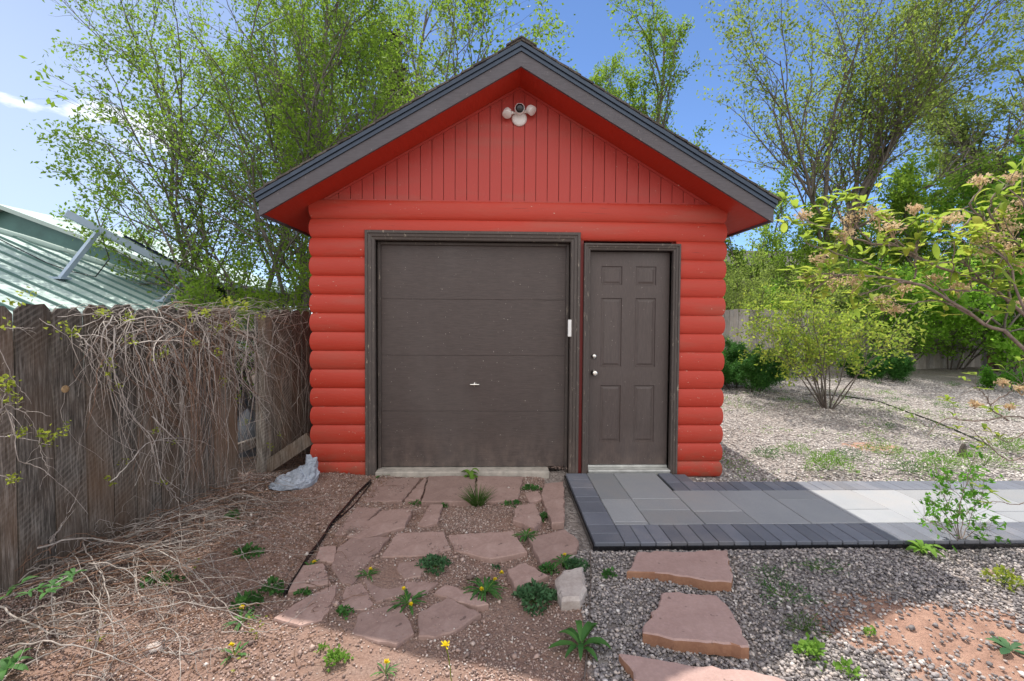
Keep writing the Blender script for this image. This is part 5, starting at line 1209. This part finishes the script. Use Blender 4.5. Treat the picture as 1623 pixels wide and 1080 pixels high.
# ------------------------------------------------------------------ weeds
def strip_leaf(acc, base, d, L, w_, rg, arch=.5, lob=0.0, segs=7, foldz=.12, droop=1.0):
    """a leaf blade of real outline: midrib curve with a left and a right edge"""
    d = unit(np.array(d, float)); up_ = np.array([0, 0, 1.]); sd = unit(np.cross(d, up_)+1e-6); p = np.array(base, float); V = []
    h = d.copy(); h[2] = arch; h = unit(h); st = L/segs
    for i in range(segs+1):
        t = i/segs; ww = w_*(math.sin(PI*min(1, .08+t*.92))**.75)*(1-.25*(1-t)); 
        if lob: ww *= 1-lob*(i % 2)
        V += [p+sd*ww*.5+up_*ww*foldz, p.copy(), p-sd*ww*.5+up_*ww*foldz]
        p = p+h*st; h = unit(h-np.array([0, 0, droop*arch*1.8/segs])+rg.normal(0, .03, 3))
        if p[2] < .004: p[2] = .004+rg.uniform(0, .004); h[2] = max(h[2], 0)
    F = []
    for i in range(segs):
        a = i*3; F += [(a, a+1, a+4, a+3), (a+1, a+2, a+5, a+4)]
    acc.add(np.array(V), np.array(F))
def flower(acc, c, r, rg, n=44):
    for k_ in range(n):
        a = rg.uniform(0, 2*PI); rr = r*rg.uniform(.45, 1.0); e = rg.uniform(.05, .9); d = np.array([math.cos(a)*(1-e*.6), math.sin(a)*(1-e*.6), e]); d = unit(d); sd = unit(np.cross(d, [0, 0, 1.])+1e-5)*r*.09
        c_ = np.array(tuple(c)); t = c_+d*rr; acc.add(np.array([c_-sd, c_+sd, t+sd*1.3, t-sd*1.3]), np.array([[0, 1, 2, 3]]))
def rosette(name, u, v, r, n, mat, label, cat, seed, flowers=(), w_=.2, lob=.45, arch=.6, group=None, h=.0):
    rg = np.random.default_rng(seed); c = GZ(u, v, 0); root = empty(name, c, label, cat, group); a_ = NP()
    for i in range(n):
        a = 2*PI*i/n*2.4+rg.uniform(-.3, .3); L = r*rg.uniform(.6, 1.1); strip_leaf(a_, (c.x+math.cos(a)*.006, c.y+math.sin(a)*.006, c.z+.003+h*rg.uniform(0, 1)), (math.cos(a), math.sin(a), 0), L, L*w_*rg.uniform(.8, 1.2), rg, arch*rg.uniform(.5, 1.3), lob)
    a_.build('leaves', mat, root, False)
    for (fu, fv, fh) in flowers:
        q = G(fu, fv, c.z+fh); s_ = NP(); s_.tube(curve([c+Vector((0, 0, .0)), (c+q)/2+Vector((0, 0, .01)), q], 8, .0, rg), np.full(9, .0018), 4); so = s_.build('flower_stalk', M['weed_lime'], root)
        f_ = NP(); flower(f_, q, .0155, rg, 60); f_.build('flower', M['yellow'], so, False)
    return root
def mat_weed(name, u, v, rx, ry, h, n, size, mat, label, seed, cat='weed', aspect=.7, group=None, extra=(), drop=-.2):
    rg = np.random.default_rng(seed); c = GZ(u, v, 0); root = empty(name, c, label, cat, group); a = rg.uniform(0, 2*PI, n); rr = np.sqrt(rg.uniform(0, 1, n))*(.75+.25*np.sin(a*3+seed)); x = np.cos(a)*rr*rx; y = np.sin(a)*rr*ry
    z = h*(1-rr**2)*rg.uniform(.25, 1, n)+.006; A = np.stack([c.x+x, c.y+y, c.z+z], -1); D = np.stack([x, y, z*0+.02], -1); D /= np.linalg.norm(D, axis=1)[:, None]+1e-6
    V, F = leaf_quads(A, D, size, rg, .004, aspect, .8, drop=drop); V[:, 2] = np.maximum(V[:, 2], c.z+.002); ac = NP(); ac.add(V, F); ac.build('leaves', mat, root, False)
    st = NP()
    for k_ in range(min(24, n//10)):
        i = int(rg.integers(0, n)); p = A[i]; st.tube(curve([tuple(c), ((c.x+p[0])/2, (c.y+p[1])/2, c.z+p[2]*.3+.01), tuple(p)], 6, 0, rg), np.full(7, .0012), 3)
    st.build('stems', M['weed_lime'], root)
    return root
def tuft(name, u, v, r, h, n, mat, label, seed, w_=.003, cat='grass tuft', group=None, lean=.5):
    rg = np.random.default_rng(seed); c = GZ(u, v, 0); a_ = NP(); root = empty(name, c, label, cat, group)
    for i in range(n):
        a = rg.uniform(0, 2*PI); k_ = rg.uniform(0, 1)**.7; b_ = (c.x+math.cos(a)*r*.45*k_, c.y+math.sin(a)*r*.45*k_, c.z); L = h*rg.uniform(.6, 1.1)
        d = np.array([math.cos(a)*k_*lean, math.sin(a)*k_*lean, 1]); d = unit(d); sd = unit(np.cross(d, rg.normal(0, 1, 3)))*w_; p = np.array(b_); V = []
        for j in range(5): 
            t = j/4; V += [p+sd*(1-t*.85), p-sd*(1-t*.85)]; d = unit(d+np.array([math.cos(a), math.sin(a), -.4])*.16*lean); p = p+d*L/4
        a_.add(np.array(V), np.array([(j*2, j*2+1, j*2+3, j*2+2) for j in range(4)]))
    a_.build('blades', mat, root, False); return root
DG = 'dandelions of the drive'
rosette('dandelion', 583, 915, .085, 12, M['weed'], 'dandelion with one flower between flagstones at the left of the drive', 'dandelion', 201, [(587, 903, .035)], group=DG)
rosette('dandelion', 646, 958, .12, 18, M['weed'], 'dandelion with two flowers, one above the other, in front of the drive centre', 'dandelion', 202, [(640, 934, .05), (651.5, 959, .045)], group=DG)
rosette('dandelion', 833, 850, .11, 16, M['weed'], 'dandelion with one flower right of centre, nearest the paved path corner', 'dandelion', 203, [(839, 841.5, .04)], group=DG)
rosette('dandelion', 768, 938, .14, 46, M['weed'], 'large bushy dandelion with three flowers right of the drive centre', 'dandelion', 204, [(763, 934.6, .09), (785, 919, .07), (795, 908.7, .05)], w_=.12, arch=1.3, group=DG)
rosette('dandelion', 492, 900, .08, 11, M['weed'], 'dandelion with one flower on the left black edging', 'dandelion', 205, [(498, 891, .03)], group=DG)
rosette('dandelion', 893, 892, .10, 16, M['weed'], 'dandelion with a half closed flower beside the lower corner of the paved path', 'dandelion', 206, [(895, 880, .045)], group=DG)
rosette('dandelion', 611, 1066, .06, 9, M['weed'], 'small dandelion at the bottom edge of the picture with one round flower', 'dandelion', 207, [(613, 1050, .05)], group=DG)
rosette('dandelion', 384, 985, .09, 12, M['weed'], 'dandelion with one flower at the right rim of the dry vine heap', 'dandelion', 208, [(383.5, 963.5, .06)], group=DG)
rosette('dandelion', 372, 1038, .08, 10, M['weed'], 'dandelion lowest at the rim of the dry vine heap', 'dandelion', 209, [(367, 1023, .05)], group=DG)
# pale ragged seed stalk at the bottom
ss = G(716, 1085); rr_ = empty('wild_flower', ss, 'tall thin stalk with ragged yellow flower head at the bottom centre of the picture', 'wild flower'); s_ = NP(); q = G(706, 1024, .12); s_.tube(curve([ss, (ss+q)/2+Vector((.004, 0, .01)), q], 8, .002, rg), np.full(9, .002), 4); s_.build('stalk', M['leaf_yellow'], rr_); f_ = NP(); flower(f_, q, .026, rg, 26); f_.build('flower', M['yellow'], rr_, False)
MG = 'low weeds of the drive'
mat_weed('weed', 687, 900, .12, .09, .05, 300, .026, M['weed_blue'], 'low blue-green weed mat in the middle of the drive, left of the big bushy dandelion', 301, group=MG)
mat_weed('weed', 850, 948, .135, .13, .07, 460, .028, M['weed_blue'], 'broad round mallow mat beside the pale speckled stone', 302, group=MG)
mat_weed('weed', 912, 897, .09, .08, .05, 220, .026, M['weed_blue'], 'leafy weed touching the steel edging at the paved path corner', 303, group=MG)
mat_weed('weed', 868, 902, .06, .05, .04, 110, .024, M['weed'], 'small leafy weed between the five-sided flagstone and the paved path corner', 304, group=MG)
mat_weed('weed', 842, 775, .11, .05, .03, 140, .022, M['weed'], 'flat weed near the right end of the garage door sill', 305, group=MG)
mat_weed('weed', 812, 798, .10, .06, .025, 110, .020, M['weed'], 'thin green weed trailing just above the blunt small flagstone', 306, group=MG)
mat_weed('weed', 862, 815, .05, .10, .025, 110, .020, M['weed'], 'weed strip filling the joint left of the long narrow flagstone', 307, group=MG)
mat_weed('weed', 546, 978, .045, .035, .03, 70, .02, M['weed'], 'tiny weed left of the biggest front flagstone', 308, group=MG)
mat_weed('weed', 534, 1049, .06, .045, .045, 190, .018, M['weed_lime'], 'bright green cushion weed near the bottom edge left of centre', 309, group=MG)
mat_weed('weed', 513, 1032, .03, .02, .02, 40, .015, M['weed_lime'], 'tiny sprig just above the bright green cushion weed', 310, group=MG)
mat_weed('weed', 434, 935, .07, .06, .06, 120, .028, M['weed'], 'green weed where the dry vines meet the left edging', 311, group=MG)
mat_weed('weed', 482, 944, .05, .03, .025, 60, .022, M['weed'], 'small weed under the long vine-crossed flagstone corner', 312, group=MG)
mat_weed('weed', 395, 960, .08, .06, .07, 120, .03, M['weed'], 'weed patch inside the right rim of the vine heap', 313, group=MG)
mat_weed('weed', 660, 796, .08, .04, .02, 60, .018, M['weed'], 'sparse sprigs below the left broad flagstone', 314, group=MG)
mat_weed('weed', 702, 800, .05, .03, .02, 45, .018, M['weed'], 'sparse sprigs left of the grass tuft', 315, group=MG)
mat_weed('weed', 785, 895, .03, .03, .02, 40, .016, M['weed_blue'], 'small pale weed above the big bushy dandelion', 316, group=MG)
mat_weed('weed', 965, 912, .045, .035, .035, 70, .024, M['weed'], 'lone green weed in grey gravel left of the nearest stepping stone', 317)
mat_weed('weed', 370, 820, .06, .05, .06, 90, .026, M['weed'], 'weed in the shade at the fence foot near the grey bag', 318)
mat_weed('weed', 395, 880, .11, .06, .05, 130, .026, M['weed'], 'weed by the vine arch on the dirt left of the edging', 319)
mat_weed('weed', 325, 745, .12, .10, .45, 260, .045, M['leaf_bright'], 'green leafy plant growing up inside the dry vines on the fence', 320, cat='plant')
mat_weed('weed', 255, 925, .16, .05, .06, 110, .03, M['weed'], 'green shoots under the main fallen vine stem', 321)
tuft('grass_tuft', 757, 797, .10, .17, 300, M['grass'], 'dense dark green grass tuft in front of the garage door', 401, .0022, lean=.75)
rosette('broadleaf_weed', 745, 757, .13, 12, M['weed_lime'], 'upright broad-leaved weed at the middle of the garage door sill', 'weed', 402, w_=.42, lob=.0, arch=2.2, h=.10)
rosette('broadleaf_weed', 921, 1030, .15, 11, M['weed'], 'large broad-leaved weed growing over the steel edging at the bottom', 'weed', 403, w_=.26, lob=.12, arch=1.3, h=.04)
rosette('broadleaf_weed', 605, 755, .10, 7, M['weed'], 'small weed at the left end of the garage sill', 'weed', 404, w_=.2, lob=0, arch=.3)
rosette('broadleaf_weed', 1462, 874, .13, 14, M['weed_lime'], 'leafy weed against the front edge of the sunlit path', 'weed', 405, w_=.38, lob=.2, arch=1.2, h=.05)
rosette('broadleaf_weed', 1600, 1030, .08, 12, M['weed_blue'], 'blue-green weed at the lower right picture edge', 'weed', 406, w_=.42, lob=.2, arch=.5)
rosette('broadleaf_weed', 8, 1075, .13, 9, M['weed'], 'fresh green leaves in the bottom left corner', 'weed', 407, w_=.3, lob=0, arch=1.2, h=.05)
mat_weed('weed', 1283, 1040, .07, .06, .08, 110, .03, M['weed_lime'], 'lime green weed at the tip of the red soil patch, bottom right', 408)
mat_weed('weed', 1345, 1070, .05, .05, .05, 60, .025, M['weed_lime'], 'lime green sprig at the bottom edge in red soil', 409)
mat_weed('weed', 1590, 925, .12, .09, .10, 150, .024, M['leaf_yellow'], 'yellow-green weed in pale gravel under the sapling', 410)
mat_weed('weed', 1380, 1010, .03, .03, .04, 40, .018, M['weed_lime'], 'tiny seedling at the shadow edge on red soil', 411)
# large glossy leaves lying on the vine heap
gl = empty('broadleaf_weed', GZ(60, 940, .2), 'cluster of glossy pointed green leaves poking out of the vine heap at the left', 'weed'); ac = NP(); rgx = np.random.default_rng(412)
for (u, v, n) in [(35, 925, 4), (60, 935, 5), (85, 928, 7), (100, 920, 8), (118, 910, 8), (75, 940, 6), (45, 940, 5), (10, 945, 4)]:
    c = G(u, v, .22)
    for i in range(n): a = rgx.uniform(0, 2*PI); strip_leaf(ac, (c.x, c.y, c.z), (math.cos(a), math.sin(a), 0), rgx.uniform(.035, .07), rgx.uniform(.014, .022), rgx, rgx.uniform(.1, .9), 0)
ac.build('leaves', M['weed'], gl, False); s_ = NP(); s_.tube(curve([GZ(90, 1010, 0), G(82, 960, .12), G(85, 930, .21), G(110, 912, .23)], 12, .003, rgx), np.full(13, .003), 4); s_.build('stem', M['vine'], gl)
# fine grassy weed patches in the grey gravel
for i, (u, v, rx, ry, h, n, mt_, lab) in enumerate([
 (1245, 945, .20, .16, .06, 260, 'weed', 'wispy green weed patch in shaded grey gravel right of the middle stepping stone'),
 (1215, 910, .16, .10, .05, 120, 'weed', 'thin weed patch right of the nearest stepping stone'),
 (1275, 995, .13, .09, .07, 170, 'grass', 'grassy weed patch at the shadow edge beside the red soil'),
 (1300, 905, .25, .10, .04, 150, 'weed', 'sparse weed patch just in front of the charcoal border bricks')]):
    mat_weed('weed', u, v, rx, ry, h, n, .022, M[mt_], lab, 430+i, aspect=.22)
YG = 'feathery weeds in the yard'
for i, (u, v, rx, h, n, lab) in enumerate([
 (1312, 745, .28, .20, 800, 'tall feathery lime green weed standing behind the shadow corner of the path'), (1215, 722, .22, .12, 260, 'feathery weed nearest the right wall of the shed'),
 (1258, 718, .25, .12, 320, 'feathery weed left of the tall lime green one'), (1345, 730, .25, .13, 280, 'feathery weed just right of the tall lime green one'),
 (1405, 718, .30, .14, 380, 'feathery weed patch in the middle of the yard below the hose'), (1440, 748, .25, .10, 220, 'low feathery weed right behind the path, left of the sapling'),
 (1495, 745, .32, .20, 520, 'dense feathery weed behind the sapling'), (1560, 735, .35, .16, 420, 'feathery weed behind the sapling at the right'), (1600, 715, .30, .18, 330, 'feathery weed at the right picture edge behind the path'),
 (1390, 612, .12, .10, 100, 'small weed tuft at the foot of the grey fence'), (1510, 615, .20, .10, 200, 'small green weed tuft in the shaded back of the yard'), (1415, 640, .25, .08, 140, 'thin weed patch beside the hose'), (1500, 650, .3, .10, 170, 'thin weed patch beyond the hose at the right'), (1245, 640, .2, .08, 120, 'small weed patch left of the multi-stemmed shrub'), (1580, 665, .35, .14, 240, 'weed patch beyond the hose at the right edge'), (1410, 680, .12, .08, 90, 'small weed between hose and red soil patch')]):
    mat_weed('weed', u, v, rx, rx*.8, h, n, .034 if h > .15 else .028, M['weed_lime' if i in (0, 2, 4, 6, 7, 8) else 'weed'], lab, 450+i, aspect=.2, group=YG, drop=-.9)
# scattered sprigs nobody could count
n = 3600; rg = np.random.default_rng(500); y = pt+.1+rg.uniform(0, 1, n)**1.2*5; x = rg.uniform(2.3, 8, n); dn = nz2(x, y, .9, 21); kp_ = (rg.uniform(0, 1, n) < .16+dn*1.5) & (~in_shed(x, y)); x, y = x[kp_], y[kp_]
xx = np.repeat(x, 7)+rg.normal(0, .03, len(x)*7); yy = np.repeat(y, 7)+rg.normal(0, .03, len(x)*7); A = np.stack([xx, yy, gh(xx, yy)+rg.uniform(.004, .035, len(xx))], -1)
V, F = leaf_quads(A, np.repeat(np.array([[0, 0, 1.]]), len(A), 0), .026, rg, .004, .3, .6); ac = NP(); ac.add(V, F); tag(ac.build('ground_cover', M['weed_lime'], None, False), 'scattered tiny green sprigs over the gravel yard', 'weeds', kind='stuff')
# dry litter: small twigs and dead leaves
n = 6500; x = rg.uniform(-2.7, -1.0, n); y = rg.uniform(1.6, 5.0, n); A = np.stack([x, y, gh(x, y)+.010], -1); V, F = leaf_quads(A, rg.normal(0, 1, (n, 3))*np.array([1, 1, .1]), .022, rg, .0, .35, 1.5); ac = NP(); ac.add(V, F)
for i in range(420):
    x = rg.uniform(-2.6, -.7); y = rg.uniform(1.7, 5.0); a = rg.uniform(0, PI); L = rg.uniform(.04, .2); p = np.array([x, y, float(gh(x, y))+.006]); ac.tube(curve([p, p+np.array([math.cos(a), math.sin(a), .05])*L*.5+rg.normal(0, .008, 3), p+np.array([math.cos(a), math.sin(a), 0])*L], 5, 0, rg), np.full(5 if False else len(curve([p, p+1e-3, p+2e-3], 5, 0, rg)), .0016), 3)
tag(ac.build('leaf_litter', M['vine2'], None, False), 'dry twigs and leaf litter on the dirt below the fence', 'litter', kind='stuff')
# pinkish leaf litter heaps on the drive
n = 1500; cl_ = [(887, 750, .11), (720, 840, .10), (800, 815, .16), (660, 812, .12), (560, 846, .08)]
A = np.concatenate([np.stack([G(u, v).x+rg.normal(0, s_*.5, n//5), G(u, v).y+rg.normal(0, s_*.35, n//5), np.full(n//5, .0)], -1) for u, v, s_ in cl_])
A[:n//5, 1] += rg.uniform(0, .12, n//5); A[n//5:, 1] = np.minimum(A[n//5:, 1], FY-.1); A[:, 2] = .014+rg.uniform(0, .012, len(A)); A[:n//5, 2] += .03*np.exp(-((A[:n//5, 1]-FY)/.14)**2)
V, F = leaf_quads(A, rg.normal(0, 1, (len(A), 3))*np.array([1, 1, .2]), .013, rg, .0, .4, 1); ac = NP(); ac.add(V, F); tag(ac.build('seed_litter', M['grit'], None, False), 'pinkish fallen bud scales heaped on the drive and by the garage post', 'litter', kind='stuff')

# ------------------------------------------------------------------ sapling and foreground branches at the right
def px_shrub(name, label, cat, root_pt, polys, depth, woodm, seed, leafm, leafn, leafs, bigleaf=False, r0=.006, blossoms=(), extra_tw=3, group=None):
    rg = np.random.default_rng(seed); root = empty(name, root_pt, label, cat, group); w_ = NP(); ac = NP(); ends = []
    for item in polys:
        pl, rr, dd = item; pts = []
        for i, q in enumerate(pl):
            if isinstance(q, Vector): pts.append(q)
            else: pts.append(P(q[0], q[1], depth+dd+(q[2] if len(q) > 2 else 0)))
        p = curve(pts, 22, .004, rg); w_.tube(p, np.linspace(rr, rr*.4, len(p)), 6)
        for k_ in range(int(leafn)):
            i = int(rg.integers(len(p)//4, len(p))); d = unit(p[min(i+1, len(p)-1)]-p[max(i-1, 0)]); q = p[i]+rg.normal(0, .004, 3)
            # short twig with a pair or cluster of leaves
            td = unit(d*.5+rg.normal(0, .7, 3)+np.array([0, 0, .25])); tl = rg.uniform(.03, .13); e = q+td*tl; w_.tube(np.array([q, (q+e)/2+rg.normal(0, .004, 3), e]), np.array([rr*.35, rr*.28, rr*.2]), 3); ends.append(e)
            for m_ in range(int(rg.integers(2, 5))):
                a = rg.normal(0, 1, 3); a[2] -= .3; a = unit(a+td*.8)
                if bigleaf: strip_leaf(ac, e, a, leafs*rg.uniform(.6, 1.2), leafs*.48*rg.uniform(.7, 1.1), rg, a[2]+.35, 0, 5, .18, .9)
                else: V, F = leaf_quads(e[None], a[None], leafs, rg, .004, .5, 2); ac.add(V, F)
    w_.build('branches', woodm, root); ac.build('leaves', leafm, root, bigleaf)
    if blossoms:
        bl_ = NP()
        for (u, v, s_) in blossoms:
            c = np.array(tuple(P(u, v, depth+rg.uniform(-.1, .1)))); n = 95; A = c+unit2(rg.normal(0, 1, (n, 3)))*rg.uniform(.2, 1, (n, 1))*np.array([s_, s_, s_*.55]); V, F = leaf_quads(A, A-c+rg.normal(0, .01, A.shape), .013, rg, .0, .55, 5); bl_.add(V, F)
            for k_ in range(5): bl_.tube(np.array([c-np.array([0, 0, s_]), A[k_]]), np.array([.0012, .001]), 3)
        bl_.build('blossoms', M['blossom'], root, False)
    return root
def unit2(a): return a/(np.linalg.norm(a, axis=1)[:, None]+1e-9)
VR = Vector((2.75, 1.75, 0)); e0 = Vector((2.7, 1.75, .75)); e1 = Vector((2.75, 1.8, 1.0))
px_shrub('viburnum_bush', 'large viburnum with pinkish blossom clusters reaching in from the right picture edge', 'bush', VR,
 [([VR, e0, (1623, 553), (1560, 514), (1480, 462), (1430, 444), (1330, 437), (1290, 462)], .0085, 0), ([VR+Vector((.05, 0, 0)), e1, (1660, 535), (1612, 490), (1560, 448), (1490, 425), (1425, 392), (1400, 380)], .009, .05),
  ([(1560, 448), (1535, 425), (1522, 412)], .005, .05), ([(1600, 480), (1600, 440), (1598, 430), (1612, 420)], .005, .05), ([(1575, 455), (1573, 415)], .004, .05), ([(1450, 442), (1452, 400), (1453, 378)], .004, 0), ([(1490, 460), (1560, 462), (1580, 470)], .004, 0),
  ([(1440, 445), (1400, 455), (1365, 468)], .004, 0), ([(1330, 437), (1300, 435), (1284, 460)], .003, 0), ([e1, (1640, 420), (1590, 375), (1540, 330), (1552, 300)], .007, .0), ([(1590, 375), (1570, 340), (1575, 310), (1610, 290)], .005, 0), ([(1540, 345), (1515, 380), (1510, 430)], .004, 0), ([e1, (1660, 460), (1640, 400), (1625, 330), (1600, 300)], .006, -.1),
  ([(1425, 392), (1380, 385), (1330, 370), (1290, 355), (1270, 345)], .004, .05), ([(1380, 385), (1350, 350), (1335, 335)], .003, .05), ([(1430, 444), (1380, 420), (1320, 400), (1275, 385)], .004, .1), ([(1490, 425), (1440, 400), (1400, 350), (1380, 335)], .004, .1), ([e0, (1640, 520), (1600, 420), (1560, 390)], .006, -.1), ([(1560, 514), (1500, 480), (1450, 480), (1420, 490)], .004, .05)],
 1.72, M['twig'], 601, M['leaf_vib'], 11, .062, True, blossoms=[(1275, 340, .045), (1350, 345, .05), (1395, 345, .055), (1415, 360, .05), (1340, 370, .045), (1380, 335, .04), (1490, 350, .05), (1510, 345, .04), (1590, 340, .055), (1605, 360, .06), (1570, 380, .06), (1600, 390, .06), (1560, 365, .05), (1620, 320, .05), (1555, 285, .035), (1605, 280, .04), (1320, 445, .05), (1350, 445, .05), (1280, 440, .04), (1430, 455, .05), (1480, 440, .04), (1520, 455, .045), (1400, 475, .05), (1420, 490, .035), (1300, 410, .045), (1625, 480, .05), (1560, 400, .05), (1450, 330, .03), (1620, 420, .04)])
px_shrub('viburnum_bush', 'bare grey twigs with few leaf tufts entering low at the right edge', 'bush', Vector((2.9, 2.2, 0)),
 [([Vector((2.9, 2.2, 0)), Vector((2.75, 2.15, .6)), (1640, 672), (1545, 668), (1500, 664), (1470, 690)], .0045, 0), ([(1600, 668), (1570, 645), (1600, 622), (1625, 605)], .004, 0), ([(1570, 645), (1560, 625), (1545, 612)], .003, 0), ([Vector((2.75, 2.15, .6)), (1650, 720), (1600, 730), (1560, 700), (1540, 680)], .004, .1), ([(1640, 672), (1600, 700), (1575, 690)], .003, 0), ([Vector((2.75, 2.15, .6)), (1650, 790), (1615, 800), (1580, 795), (1555, 800)], .003, .1)],
 2.0, M['twig'], 602, M['leaf_vib'], 5, .045, True, blossoms=[(1590, 605, .03), (1620, 615, .035), (1545, 640, .025), (1600, 645, .02)])
sb = G(1522, 862)
def SP(u, v, dd=0): return (u, v, dd)
px_shrub('sapling', 'upright leafy sapling growing at the front edge of the sunlit path', 'sapling', sb,
 [([sb, (1518, 820), (1530, 770), (1545, 722)], .004, 0), ([sb, (1510, 820), (1498, 790), (1482, 765)], .003, 0), ([sb, (1528, 820), (1555, 790), (1560, 750)], .003, .05), ([sb, (1500, 840), (1480, 830), (1462, 822)], .003, -.05), ([sb, (1540, 845), (1558, 835), (1568, 842)], .003, 0), ([(1525, 790), (1505, 770), (1500, 745)], .002, 0), ([sb, (1505, 825), (1488, 805), (1475, 795)], .003, .05), ([sb, (1535, 830), (1545, 800), (1540, 770)], .003, .05)],
 sb.y, M['twig'], 603, M['leaf_bright'], 26, .036, False)
